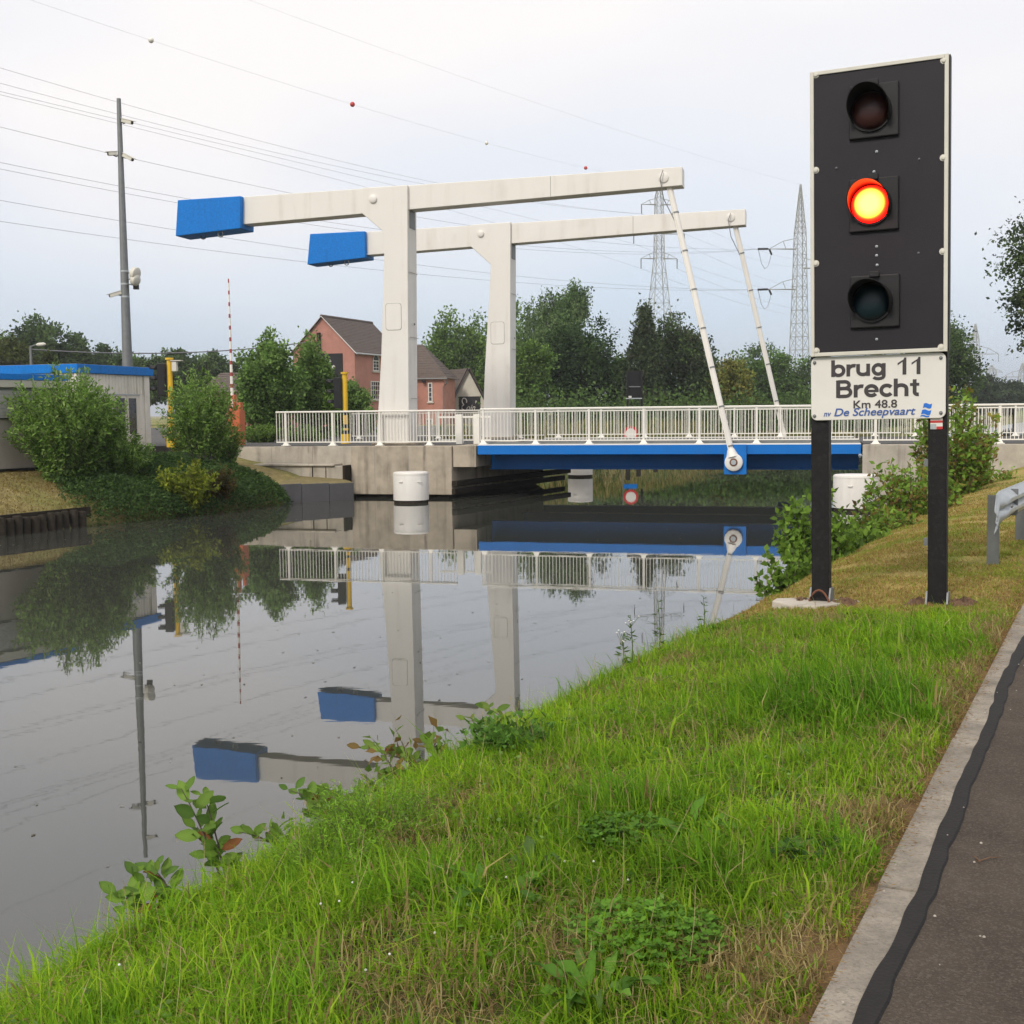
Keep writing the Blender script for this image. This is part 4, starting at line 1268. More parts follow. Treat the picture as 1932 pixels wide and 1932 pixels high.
ribbed(0.02, 0.75, 1.2, 3.295, 0, 0.035).build('cladding', M['cladding'], CB)
MB(CF).box(-0.12, clen + 0.12, -0.15, 3.35, zt - 0.26, zt).build('roof_fascia', M['blue'], CB, bevel=0.01)
MB(CF).box(-0.05, clen + 0.05, -0.08, 3.3, zt - 0.003, zt + 0.012).build('roof', M['galv_dark'], CB)
MB(CF).box(clen - 0.28, clen + 0.0, -0.06, -0.0, 1.0, zt - 0.27).build('corner_post', M['cladding'], CB)
MB(CF).box(-0.08, 0.06, -0.08, -0.0, 1.0, zt - 0.27).build('corner_post', M['cladding'], CB)
wx = [0.9, 1.75, 2.42, 3.02]
for i in range(3):
    W_ = MB(CF)
    x0, x1, z0, z1 = wx[i] + 0.02, wx[i + 1] - 0.02, 1.95, 3.25
    for bx in ((x0, x0 + 0.07, z0, z1), (x1 - 0.07, x1, z0, z1), (x0 + 0.07, x1 - 0.07, z0, z0 + 0.08), (x0 + 0.07, x1 - 0.07, z1 - 0.08, z1)):
        W_.box(bx[0], bx[1], -0.055, -0.001, bx[2], bx[3])
    wo = W_.build('window', M['frame'], CB)
    MB(CF).box(x0 + 0.07, x1 - 0.07, -0.03, -0.015, z0 + 0.08, z1 - 0.08).build('pane', M['glass'], wo)
MB(CF).box(0.78, 3.1, -0.075, -0.001, 1.88, 1.945).build('window_sill', M['cladding'], CB)
MB(CF).box(0.78, 3.1, -0.07, -0.036, 3.252, 3.298).build('window_head', M['galv'], CB)
MB(CF).box(0.78, 3.1, -0.02, -0.001, 1.0, 1.875).build('lower_wall', M['cladding'], CB)

# the store with a roller shutter, in front
k0, k1 = at(-70, 706, 29.9), at(122, 707, 32.6)
sdx = Vector((k1.x - k0.x, k1.y - k0.y, 0))
sl_ = sdx.length
sdx.normalize()
sdy = Vector((-sdx.y, sdx.x, 0))
if sdy.x > 0: sdy = -sdy
s0_ = Vector((k0.x, k0.y, 0))
def SF(x, y, z):
    return s0_ + sdx * x + sdy * y + Vector((0, 0, z))
ztp = 3.70
ST = thing('store_container', 'low grey store with a roller shutter and blue roof edge beside the lawn', 'store', SF(sl_ / 2, 1, 1.2))
def szv(v): return on_plane(20, v, s0_, sdy).z
gz0 = szv(884.5)
MB(SF).box(0, sl_ - 0.02, 0, 2.4, gz0, ztp - 0.17).build('wall', M['cab_wall'], ST, bevel=0.01)
MB(SF).box(-0.05, sl_ + 0.02, -0.12, 2.45, szv(716.5), szv(705)).build('roof_fascia', M['blue'], ST, bevel=0.008)
MB(SF).box(0, sl_ - 0.05, -0.10, -0.001, szv(731), szv(717)).build('shutter_housing', M['cream_wall'], ST, bevel=0.008)
MB(SF).box(0, sl_ - 0.4, -0.012, -0.002, szv(736.5), szv(731.5)).build('shutter_slot', M['galv_dark'], ST)
za, zb_ = szv(789), szv(737)
ns = 20
for i in range(ns):
    z0 = za + (zb_ - za) * i / ns
    z1 = za + (zb_ - za) * (i + 1) / ns
    m = MB()
    v_ = []
    for x in (0.0, sl_ - 0.45):
        for y, z in ((-0.012, z0), (-0.03, z0 + 0.2 * (z1 - z0)), (-0.03, z0 + 0.8 * (z1 - z0)), (-0.012, z1)):
            v_.append(SF(x, y, z))
    m.add(v_, [(0, 4, 5, 1), (1, 5, 6, 2), (2, 6, 7, 3)])
    m.build('shutter_slat', M['shutter'], ST)
MB(SF).box(0, sl_ - 0.3, -0.05, -0.001, szv(790.5), szv(788.8)).build('ledge', M['black'], ST)
MB(SF).box(-0.05, sl_ + 0.0, -0.03, 2.4, gz0 - 0.06, gz0 - 0.001).build('base_frame', M['black'], ST)
def sx_(u, v): return (on_plane(u, v, s0_, sdy) - s0_).dot(sdx)
lp = MB(SF).box(sx_(27, 797), sx_(58, 797), -0.012, -0.002, szv(805), szv(793)).build('name_board', M['plate'], ST)
lettering('BRUG', SF, sx_(28, 797), sx_(57, 797), szv(803.5), szv(794.5), -0.0145, M['ink'], lp, bold=0.01)

# street lamp beyond the cabin
b = at(58, 690, 62)
b.z = 1.4
LPs = thing('street_lamp', 'slim street lamp with a short arm in front of the dark wood', 'street lamp', b)
tp_ = at(57.5, 654, 62)
MB().tube(b, tp_, 0.09, 0.06, 10).build('pole', M['galv_dark'], LPs, smooth=True)
MB().path([tp_, tp_ + Vector((0.25, 0, 0.08)), tp_ + Vector((0.5, 0, 0.1))], 0.03, 6).build('arm', M['galv_dark'], LPs, smooth=True)
MB().lathe([(0.02, 0), (0.09, 0.1), (0.10, 0.4), (0.03, 0.5)], tp_ + Vector((0.28, 0, 0.09)), 10, Vector((1, 0, 0.05))).build('lamp_head', M['cream'], LPs, smooth=True)

# timber piles edging the lawn
PF = thing('timber_revetment', 'row of dark timber piles holding the mown lawn above the water', 'revetment', SN(19.5, -22.0, 0))
s = 17.2
while s < 21.4:
    r = rnd.uniform(0.09, 0.115)
    c_ = SN(s, -21.98 + rnd.uniform(-0.03, 0.03), 0)
    hh = rnd.uniform(0.36, 0.42)
    MB().lathe([(r, -1.2), (r * 1.02, hh - 0.03), (r * 0.85, hh), (0.02, hh + 0.01)], c_, 12).build('pile', M['timber'], PF, smooth=True)
    s += 0.235
MB(SN).box(17.0, 21.6, -22.16, -22.09, 0.20, 0.45).build('waling', M['timber'], PF)
pp_ = on_z(73, 992, 0.0)
dp = MB().tube((pp_.x, pp_.y - 0.25, -0.6), (pp_.x, pp_.y - 0.25, 0.36), 0.10, 0.10, 16)
tag(dp.build('plastic_pipe', M['galv'], smooth=True), 'short pale grey pipe standing beside the timber piles', 'pipe')

# ================================================================== HOUSES
def house_frame(p, d):
    d = Vector((d[0], d[1], 0)).normalized()
    e = Vector((-d.y, d.x, 0))
    return lambda x, y, z: Vector((p.x, p.y, 0)) + d * x + e * y + Vector((0, 0, z))
def tiles(fr, a, b, c, d, n, name, parent, material=None, lift=0.05):
    """a roof slope a-b (eaves) to d-c (ridge) as n lapped courses"""
    a, b, c, d = (Vector(q) for q in (a, b, c, d))
    m = MB(fr)
    for i in range(n):
        f0, f1 = i / n, (i + 1) / n
        p0, p1 = a.lerp(d, f0), b.lerp(c, f0)
        q0, q1 = a.lerp(d, f1), b.lerp(c, f1)
        up = Vector((0, 0, lift))
        m.add([p0, p1, q1, q0, p0 + up, p1 + up, q1 + up * 0.15, q0 + up * 0.15], [(0, 1, 5, 4), (4, 5, 6, 7), (0, 4, 7, 3), (1, 2, 6, 5), (0, 3, 2, 1)])
    return m.build(name, material or M['roof'], parent)
def window(fr, x0, x1, z0, z1, y, parent, bars=(1, 2), arch=False, sill=True, out=-1):
    """a framed window on plane y (out = sign of the outward side)"""
    m = MB(fr)
    t = 0.09
    o0, o1 = y + out * 0.001, y + out * 0.07
    lo, hi = min(o0, o1), max(o0, o1)
    for q in ((x0, x0 + t, z0, z1), (x1 - t, x1, z0, z1), (x0 + t, x1 - t, z0, z0 + t), (x0 + t, x1 - t, z1 - t, z1)):
        m.box(q[0], q[1], lo, hi, q[2], q[3])
    for i in range(bars[0]):
        xc = x0 + (x1 - x0) * (i + 1) / (bars[0] + 1)
        m.box(xc - 0.035, xc + 0.035, lo + 0.01, hi - 0.01, z0 + t, z1 - t)
    for i in range(bars[1]):
        zc = z0 + (z1 - z0) * (i + 1) / (bars[1] + 1)
        m.box(x0 + t, x1 - t, lo + 0.012, hi - 0.012, zc - 0.025, zc + 0.025)
    W_ = m.build('window', M['frame'], parent)
    yy = (lo + hi) / 2
    MB(fr).box(x0 + t, x1 - t, yy - 0.01, yy + 0.005, z0 + t, z1 - t).build('pane', M['glass'], W_)
    if arch:
        n_ = 8
        xc, r = (x0 + x1) / 2, (x1 - x0) / 2
        pts = [(xc + r * math.cos(math.pi * k / n_), z1 + 0.9 * r * math.sin(math.pi * k / n_)) for k in range(n_ + 1)]
        MB(fr).prism(pts, lo, hi - 0.02).build('arch_light', M['glass'], W_)
        for k in range(n_):
            p0, p1 = pts[k], pts[k + 1]
            MB().tube(fr(p0[0], (lo if out < 0 else hi), p0[1]), fr(p1[0], (lo if out < 0 else hi), p1[1]), 0.05, 0.05, 5).build('arch_frame', M['frame'], W_)
    if sill:
        s0, s1 = (y - 0.16, y - 0.001) if out < 0 else (y + 0.001, y + 0.16)
        MB(fr).box(x0 - 0.12, x1 + 0.12, s0, s1, z0 - 0.14, z0 - 0.001).build('sill', M['cream_wall'], W_)
    return W_
ZH = 112.0
pc = at(669, 662, ZH)
gdir = Vector((8.6, -3.3, 0)).normalized()       # along the gable, to the right
hf = house_frame(pc, gdir)                       # x along the gable (0 at its right corner), y back along the side wall
apx = at(606, 597.5, ZH + 0.9)
GWd = 2 * ((apx.x - pc.x) ** 2 + (apx.y - pc.y) ** 2) ** 0.5
GWd = max(6.0, min(8.5, GWd))
ez, az = pc.z, at(606, 597.5, ZH + 1.2).z
HS = thing('brick_house', 'two storey red brick house with brown tiled gable roof behind the bridge', 'house', hf(-GWd / 2, 5, 1.5))
DPT = 9.5
m = MB(hf)
m.prism([(-GWd, 1.4), (0, 1.4), (0, ez), (-GWd / 2, az), (-GWd, ez)], 0, DPT)
m.build('wall', M['brick'], HS)
ov = 0.28
RF = tiles(hf, (ov, -ov, ez - 0.22), (ov, DPT + ov, ez - 0.22), (-GWd / 2, DPT + ov, az + 0.05), (-GWd / 2, -ov, az + 0.05), 22, 'roof', HS)
tiles(hf, (-GWd - ov, DPT + ov, ez - 0.22), (-GWd - ov, -ov, ez - 0.22), (-GWd / 2, -ov, az + 0.05), (-GWd / 2, DPT + ov, az + 0.05), 22, 'roof', HS)
MB().tube(hf(-GWd / 2, -ov, az + 0.06), hf(-GWd / 2, DPT + ov, az + 0.06), 0.13, 0.13, 8).build('ridge', M['roof'], RF)
MB().path([hf(ov, -ov - 0.01, ez - 0.22), hf(-GWd / 2, -ov - 0.01, az + 0.02), hf(-GWd - ov, -ov - 0.01, ez - 0.22)], 0.04, 6).build('verge_board', M['frame'], RF)
MB().tube(hf(ov + 0.05, -ov, ez - 0.24), hf(ov + 0.05, DPT, ez - 0.24), 0.075, 0.075, 8).build('gutter', M['galv'], HS)
sidef = lambda x, y, z: hf(y, x, z)              # side wall: x runs back, y outward
def hs_x(u, v): return (lambda p: (p - Vector((pc.x, pc.y, 0))).dot(Vector((-gdir.y, gdir.x, 0))))(on_plane(u, v, Vector((pc.x, pc.y, 0)), gdir))
def hs_z(u, v): return on_plane(u, v, Vector((pc.x, pc.y, 0)), gdir).z
x0 = hs_x(704, 690)
window(sidef, x0 - 0.1, x0 + 1.1, hs_z(708, 700), hs_z(708, 680), 0.0, HS, (1, 2), arch=True, out=1)
window(sidef, x0 - 0.6, x0 + 1.2, hs_z(706, 754), hs_z(706, 719), 0.0, HS, (3, 3), out=1)
window(sidef, x0 + 3.2, x0 + 4.6, hs_z(706, 754), hs_z(706, 719), 0.0, HS, (1, 3), out=1)
# black board on the gable, with white brush strokes
gx = lambda u, v: (on_plane(u, v, Vector((pc.x, pc.y, 0)), Vector((gdir.y, -gdir.x, 0))) - Vector((pc.x, pc.y, 0))).dot(gdir)
gzz = lambda u, v: on_plane(u, v, Vector((pc.x, pc.y, 0)), Vector((gdir.y, -gdir.x, 0))).z
BD = MB(hf).box(gx(598, 690), gx(647, 690), -0.08, -0.002, gzz(630, 712), gzz(630, 667)).build('sign_board', M['black'], HS)
for u0, v0, u1, v1, r in ((625, 680, 620.5, 687, 0.17), (632, 690, 628, 699, 0.16), (628, 699, 627, 705, 0.12)):
    p0, p1 = hf(gx(u0, v0), -0.09, gzz(u0, v0)), hf(gx(u1, v1), -0.09, gzz(u1, v1))
    MB().path([p0, p0.lerp(p1, 0.5) + Vector((0, 0, 0.05)), p1], [r * 0.7, r, r * 0.35], 6).build('painted_stroke', M['frame'], BD, smooth=True)
# cable bracket on the gable
kx, kz = gx(603, 640), gzz(603, 632)
MB(hf).box(kx - 0.14, kx + 0.14, -0.3, -0.02, gzz(603, 668), kz + 0.2).build('cable_post', M['timber'], HS)
MB(hf).box(kx - 0.9, kx - 0.14, -0.25, -0.1, kz - 0.9, kz - 0.65).build('cable_bracket', M['timber'], HS)
# lower wing at the right, with a hipped roof
wp = at(838, 760, 121.0)
wf = house_frame(wp, Vector((0.985, -0.17, 0)))  # x to the right, y back
wl_, wd = 8.0, 5.0
wz = on_plane(815, 712.5, wp, Vector((-0.17, -0.985, 0))).z
rz = wz + 3.4
MB(wf).box(-wl_, 0, 0, wd, 1.4, wz).build('wing_wall', M['brick'], HS)
tiles(wf, (-wl_ - 0.3, -0.3, wz - 0.1), (0.4, -0.3, wz - 0.1), (-2.7, wd / 2, rz), (-wl_ - 0.3, wd / 2, rz), 14, 'wing_roof', HS)
tiles(wf, (0.4, -0.3, wz - 0.1), (0.4, wd + 0.3, wz - 0.1), (-2.7, wd / 2 + 0.01, rz), (-2.7, wd / 2, rz), 14, 'wing_roof', HS)
tiles(wf, (0.4, wd + 0.3, wz - 0.1), (-wl_ - 0.3, wd + 0.3, wz - 0.1), (-wl_ - 0.3, wd / 2, rz), (-2.7, wd / 2, rz), 14, 'wing_roof', HS)
MB().path([wf(-wl_, -0.36, wz - 0.12), wf(0.42, -0.36, wz - 0.12), wf(0.3, -0.2, wz - 0.6), wf(-0.05, -0.08, wz - 0.9), wf(-0.05, -0.08, 1.5)], 0.07, 6).build('gutter', M['galv_dark'], HS)
def wx_(u, v): return (on_plane(u, v, wp, Vector((-0.17, -0.985, 0))) - Vector((wp.x, wp.y, 0))).dot(Vector((0.985, -0.17, 0)))
def wz_(u, v): return on_plane(u, v, wp, Vector((-0.17, -0.985, 0))).z
window(wf, wx_(808, 740), wx_(816, 740), wz_(812, 758), wz_(812, 722), 0.0, HS, (0, 3), out=-1)
window(wf, wx_(804, 790), wx_(816, 790), wz_(812, 806), wz_(812, 790), 0.0, HS, (0, 1), out=-1)
MB(wf).box(wx_(798, 720), wx_(803, 720), -0.5, -0.01, wz_(800, 722), wz_(800, 718)).build('wall_lamp', M['black'], HS)

# cream gabled annex with black board
qp = at(912, 775, 127.0)
qf = house_frame(qp, Vector((0.97, -0.24, 0)))
gl = (on_plane(851, 764, qp, Vector((-0.24, -0.97, 0))) - Vector((qp.x, qp.y, 0))).dot(Vector((0.97, -0.24, 0)))
ax_ = (on_plane(883.7, 697, qp, Vector((-0.24, -0.97, 0))) - Vector((qp.x, qp.y, 0))).dot(Vector((0.97, -0.24, 0)))
azq = on_plane(883.7, 697, qp, Vector((-0.24, -0.97, 0))).z
zl = on_plane(851, 764, qp, Vector((-0.24, -0.97, 0))).z
sl2 = (azq - zl) / (ax_ - gl)
ezq = 2.3
xl, xr = ax_ - (azq - ezq) / sl2, ax_ + (azq - ezq) / sl2
AN = thing('gabled_annex', 'small cream gabled annex with steep brown roof and a black painted board', 'house', qf(ax_, 3, 1.5))
qg = lambda x, y, z: qf(x - 0.92 * y, y, z)         # the annex runs back at a slant, behind the brick wing
MB(qg).prism([(xl, 1.4), (xr, 1.4), (xr, ezq), (ax_, azq), (xl, ezq)], 0, 6).build('wall', M['cream_wall'], AN)
R1 = tiles(qg, (xl - 0.2, -0.25, ezq - 0.3), (xl - 0.2, 6.2, ezq - 0.3), (ax_, 6.2, azq + 0.12), (ax_, -0.25, azq + 0.12), 20, 'roof', AN)
tiles(qg, (xr + 0.2, 6.2, ezq - 0.3), (xr + 0.2, -0.25, ezq - 0.3), (ax_, -0.25, azq + 0.12), (ax_, 6.2, azq + 0.12), 20, 'roof', AN)
MB().path([qf(xl - 0.25, -0.28, ezq - 0.3), qf(ax_, -0.28, azq + 0.1), qf(xr + 0.25, -0.28, ezq - 0.3)], 0.09, 6).build('verge_board', M['black'], R1)
def qx(u, v): return (on_plane(u, v, qp, Vector((-0.24, -0.97, 0))) - Vector((qp.x, qp.y, 0))).dot(Vector((0.97, -0.24, 0)))
def qz(u, v): return on_plane(u, v, qp, Vector((-0.24, -0.97, 0))).z
B2 = MB(qf).box(qx(866, 770), qx(906.5, 770), -0.06, -0.002, qz(886, 776), qz(886, 748)).build('sign_board', M['black'], AN)
cs = []
for k in range(15):
    a = -0.5 + 5.2 * k / 14
    cs.append(qf(qx(876, 760) + 0.30 * math.cos(a) * (1 - 0.03 * k), -0.07, qz(876, 757) + 0.32 * math.sin(a)))
cs += [qf(qx(872.5, 766), -0.07, qz(872.5, 766)), qf(qx(871.5, 771), -0.07, qz(871.5, 771)), qf(qx(876, 774), -0.07, qz(876, 774))]
MB().path(cs, 0.055, 5).build('painted_initial', M['frame'], B2, smooth=True)
lettering('oin', qf, qx(880.5, 770), qx(897, 770), qz(886, 774), qz(886, 764), -0.064, M['frame'], B2, shear=0.35)
MB().path([qf(qx(899, 756), -0.07, qz(899, 756)), qf(qx(897.5, 761), -0.07, qz(897.5, 761))], [0.07, 0.03], 5).build('painted_apostrophe', M['frame'], B2)

# low bungalow roof between the bushes on the far bank
bp_ = at(450, 790, 72.0)
bf = house_frame(bp_, Vector((0.98, -0.2, 0)))
BG = thing('bungalow', 'low house with a brown tiled roof showing between the bushes', 'house', bf(0, 3, 1.5))
zb2 = at(412, 737, 72).z
zt2 = at(412, 706, 74.5).z
MB(bf).prism([(0, 1.4), (6, 1.4), (6, zb2), (3, zt2), (0, zb2)], -2.2, 2.2, fr=lambda x, y, z: bf(y, x, z)).build('wall', M['brick'], BG)
tiles(bf, (-2.4, -0.3, zb2 - 0.1), (2.4, -0.3, zb2 - 0.1), (2.4, 3, zt2 + 0.1), (-2.4, 3, zt2 + 0.1), 10, 'roof', BG)
tiles(bf, (2.4, 6.3, zb2 - 0.1), (-2.4, 6.3, zb2 - 0.1), (-2.4, 3, zt2 + 0.1), (2.4, 3, zt2 + 0.1), 10, 'roof', BG)

# ================================================================== PYLONS AND WIRES
def lattice(m, p0, p1, w0, w1, n, yaw, r):
    """four legs with X bracing from p0 (width w0) to p1 (width w1)"""
    ca, sa = math.cos(yaw), math.sin(yaw)
    def cor(f, k):
        c_ = p0.lerp(p1, f)
        w = (w0 + (w1 - w0) * f) / 2
        x, y = ((-w, -w), (w, -w), (w, w), (-w, w))[k]
        return c_ + Vector((x * ca - y * sa, x * sa + y * ca, 0))
    for k in range(4):
        m.tube(cor(0, k), cor(1, k), r * 1.5, r * 1.3, 4, False)
        for i in range(n):
            f0, f1 = i / n, (i + 1) / n
            k2 = (k + 1) % 4
            m.tube(cor(f0, k), cor(f1, k2), r * 0.8, r * 0.8, 3, False)
            m.tube(cor(f0, k2), cor(f1, k), r * 0.8, r * 0.8, 3, False)
            m.tube(cor(f1, k), cor(f1, k2), r * 0.8, r * 0.8, 3, False)
def pylon(label, u, vtop, Z, widths, arms, r=0.07, yaw=0.3, ins=1.6, one=False):
    top = at(u, vtop, Z)
    base = Vector((top.x, top.y, 1.4))
    P_ = thing('pylon', label, 'pylon', base)
    m = MB()
    for i in range(len(widths) - 1):
        (va, wa), (vb, wb) = widths[i], widths[i + 1]
        za = 1.3 if va is None else at(u, va, Z).z
        zb = at(u, vb, Z).z
        nseg_ = max(2, int(abs(zb - za) / max(0.9, (wa + wb) / 2 * 1.0)))
        lattice(m, Vector((top.x, top.y, za)), Vector((top.x, top.y, zb)), wa, wb, nseg_, yaw, r)
    m.build('mast', M['pylon'], P_)
    ends = []
    for v, hw, bodyw, insd, tension, sides in arms:
        z = at(u, v, Z).z
        for sd in sides:
            ax = Vector((math.cos(yaw * 0.6) * sd, math.sin(yaw * 0.6) * sd, 0))
            c_ = Vector((top.x, top.y, z))
            tip = c_ + ax * hw
            m = MB()
            m.tube(c_ + ax * bodyw + Vector((0, -bodyw * 0.8, 0)), tip, r * 1.2, r, 4)
            m.tube(c_ + ax * bodyw + Vector((0, bodyw * 0.8, 0)), tip, r * 1.2, r, 4)
            m.tube(c_ + ax * bodyw * 0.9 + Vector((0, 0, hw * 0.34)), c_ + ax * (hw * 0.55) + Vector((0, 0, hw * 0.24)), r, r, 4)
            m.tube(c_ + ax * (hw * 0.55) + Vector((0, 0, hw * 0.24)), tip, r, r, 4)
            m.tube(c_ + ax * (hw * 0.55) + Vector((0, 0, hw * 0.24)), c_ + ax * (hw * 0.45), r, r, 4)
            m.build('crossarm', M['pylon'], P_)
            if tension:
                e0 = tip + Vector((-1.9, -1.2, -0.15))
                MB().tube(tip + Vector((-0.2, -0.1, 0)), e0, 0.16, 0.16, 8).build('insulator', M['black'], P_)
                e1 = tip + Vector((0.7, 1.6, -0.6))
                MB().tube(tip + Vector((0.1, 0.2, -0.05)), e1, 0.16, 0.16, 8).build('insulator', M['black'], P_)
                MB().path([e0, e0.lerp(e1, 0.25) + Vector((0, 0, -2.0)), e0.lerp(e1, 0.5) + Vector((0, 0, -2.6)), e0.lerp(e1, 0.75) + Vector((0, 0, -2.0)), e1], 0.04, 4).build('jumper', M['wire'], P_)
                ends.append(e0)
            else:
                e0 = tip + Vector((0, 0, -insd))
                MB().tube(tip, e0, 0.09, 0.09, 6).build('insulator', M['galv_dark'], P_)
                ends.append(e0)
    return P_, top, ends
pA, topA, endA = pylon('lattice pylon with six hanging insulators rising behind the dark oak', 1243.5, 345, 200,
    [(None, 3.6), (600, 3.0), (486, 1.35), (372, 1.05), (345, 0.2)], [(386, 2.9, 0.45, 1.5, False, (-1, 1)), (441, 4.2, 0.5, 1.6, False, (-1, 1)), (488, 3.0, 0.6, 1.6, False, (-1, 1))], 0.045, 0.25)
pB, topB, endB = pylon('taller lattice pylon with drooping jumper cables beside the black signal panel', 1510.5, 348, 190,
    [(None, 2.7), (660, 2.2), (560, 1.75), (440, 1.35), (348, 0.15)], [(470, 4.9, 0.55, 0, True, (-1,)), (506, 4.6, 0.6, 0, True, (1,)), (546, 4.9, 0.65, 0, True, (-1,))], 0.05, 0.2)
pylon('small distant lattice pylon above the far wood at the right', 1840.5, 611, 480,
    [(None, 4.4), (725, 4.0), (640, 2.2), (611, 0.3)], [(649, 9, 1.0, 0, False, (-1,)), (668, 9.5, 1.0, 3.0, False, (1,)), (688, 9, 1.0, 0, False, (-1,))], 0.11, 0.1)
pylon('faint farthest pylon just showing over the wood', 1871, 689, 900,
    [(None, 9), (700, 5), (689, 0.5)], [(702, 8, 1.5, 2.0, False, (-1, 1))], 0.2, 0.1)
pylon('distant pylon at the edge of the far wood on the right', 1929, 700, 560,
    [(None, 4.6), (740, 4.0), (700, 2.0), (685, 0.3)], [(711, 9, 1.0, 3.0, False, (-1, 1)), (736, 9, 1.0, 0, False, (-1, 1))], 0.12, 0.1)
def wire(name, label, end, u0, v0, um, vm, Z0=90.0, r=0.022, balls=(), ext=0.6, grp=None):
    """end = support on the pylon; (u0,v0) a pixel of the wire at depth Z0; (um,vm) a pixel between, which sets the sag"""
    a, b = at(u0, v0, Z0), Vector(end)
    lo, hi = 0.0, 1.0
    for _ in range(40):
        t = (lo + hi) / 2
        q = a.lerp(b, t)
        d = RC.transposed() @ (q - CAM)
        u = CX + F * d.x / -d.z
        if u < um: lo = t
        else: hi = t
    q = a.lerp(b, t)
    tgt = at(um, vm, q.y).z
    k = (tgt - q.z) / (t * (1 - t))              # z = chord + k t (1-t)
    k = max(-14.0, min(3.0, k))
    def pt(t_): 
        q_ = a.lerp(b, t_) if 0 <= t_ <= 1 else a + (b - a) * t_
        return q_ + Vector((0, 0, k * t_ * (1 - t_)))
    pts = [pt(-ext + (1 + ext) * i / 44) for i in range(45)]
    W_ = thing(name, label, 'wire', pts[22], grp)
    MB().path(pts, r, 4, False).build('conductor', M['wire'], W_)
    for ub, mt_, rb in balls:
        lo, hi = -ext, 1.0
        for _ in range(40):
            t = (lo + hi) / 2
            d = RC.transposed() @ (pt(t) - CAM)
            if CX + F * d.x / -d.z < ub: lo = t
            else: hi = t
        c_ = pt(t)
        MB().lathe([(rb * math.sin(math.pi * i / 10) + 0.001, -rb * math.cos(math.pi * i / 10)) for i in range(11)], c_, 16).build('marker_ball', M[mt_], W_, smooth=True)
    return W_
GRP = 'power line wires crossing the sky to the pylons'
L1 = 'thin power wire running from the pylon behind the dark oak'
L2 = 'thin power wire running from the pylon beside the signal panel'
wire('power_wire', 'earth wire strung with red and white marker balls above the bridge', topA, 285, 76, 918, 270, 95, 0.007, ((285, 'rail', 0.21), (665, 'red', 0.24), (918, 'rail', 0.21), (1105, 'red', 0.25)))
wire('power_wire', 'faint bare earth wire running down to the tip of the taller pylon', topB, 470, 0, 1000, 190, 95, 0.006)
for e, (v0, um, vm) in zip((endA[0], endA[0], endA[2], endA[4]), ((128, 588, 291), (157, 588, 303.5), (172.5, 588, 312.6), (178.6, 588, 322.6))):
    wire('power_wire', L1, e, 0, v0, um, vm, 90, 0.012, grp=GRP)
for e, (v0, um, vm) in zip((endB[0], endB[0], endB[0], endB[2], endB[2]), ((239.5, 545, 364), (306.5, 353, 375), (318.7, 333, 382.6), (378, 578, 471.5), (417.6, 578, 494.6))):
    wire('power_wire', L2, e, 0, v0, um, vm, 90, 0.0135, grp=GRP)
for i, e in enumerate(endA):
    far = at(1560 + 14 * i, (505, 490, 556, 548, 600, 590)[i], 420)
    n_ = 16
    pts = [e.lerp(far, k / n_) + Vector((0, 0, -3.0 * 4 * (k / n_) * (1 - k / n_))) for k in range(n_ + 1)]
    W_ = thing('power_wire', 'thin power wire sagging away from the pylon behind the oak towards the far wood', 'wire', pts[8], 'wires sagging away from the pylon')
    MB().path(pts, 0.016, 4, False).build('conductor', M['wire'], W_)
# sagging house cable from the brick gable to the left
h0 = hf(kx - 0.8, -0.2, kz - 0.75)
h1 = at(-60, 652, 95)
pts = [h0.lerp(h1, k / 20) + Vector((0, 0, -0.9 * 4 * (k / 20) * (1 - k / 20) + 0.15)) for k in range(21)]
W_ = thing('house_cable', 'dark overhead cable running from the brick gable towards the wood', 'cable', pts[10])
MB().path(pts, 0.05, 4, False).build('conductor', M['wire'], W_)

# ================================================================== SIGNS BEYOND THE BRIDGE
b = at(1197, 780, 60)
b.z = 1.4
BS = thing('signal_board', 'dark back of a second signal board beyond the railing in front of the trees', 'signal', b)
fr = lambda x, y, z: b + Vector((x, y, z))
z1, z0 = at(1197, 700, 60).z - 1.4, at(1197, 752, 60).z - 1.4
MB(fr).box(-0.36, 0.36, -0.03, 0.03, z0, z1).build('panel', M['black'], BS)
for x in (-0.34, 0.34):
    MB(fr).box(x - 0.05, x + 0.05, -0.14, -0.031, -0.2, z1 + 0.02).build('post', M['black'], BS)
MB(fr).box(-0.29, 0.29, -0.10, -0.031, z0 + 0.55, z0 + 0.6).build('stiffener', M['galv_dark'], BS)
MB(fr).box(-0.44, 0.36, -0.16, -0.142, z0 - 0.02, z0 + 0.03).build('lower_rail', M['galv'], BS)
MB(fr).box(-0.30, -0.16, -0.2, -0.161, z0 + 0.03, z0 + 0.13).build('lamp_box', M['frame'], BS)
b2 = at(1190, 818, 58.8)
RS = thing('round_sign', 'round white sign with a red rim standing on the bank beyond the bridge', 'road sign', (b2.x, b2.y, 0.4))
MB().lathe([(0.36, 0), (0.36, 0.02)], b2, 28, Vector((0, -1, 0))).build('red_disc', M['red'], RS)
MB().lathe([(0.25, 0.022), (0.25, 0.026)], b2, 28, Vector((0, -1, 0))).build('white_disc', M['plate'], RS)
MB().tube((b2.x - 0.36, b2.y + 0.06, -0.3), (b2.x - 0.36, b2.y + 0.06, b2.z + 0.5), 0.03, 0.03, 8).build('post', M['galv_dark'], RS)
MB(lambda x, y, z: Vector((b2.x + x, b2.y + y, b2.z + z))).box(-0.36, 0.30, 0.03, 0.05, -0.62, -0.40).build('blue_plate', M['blue'], RS)
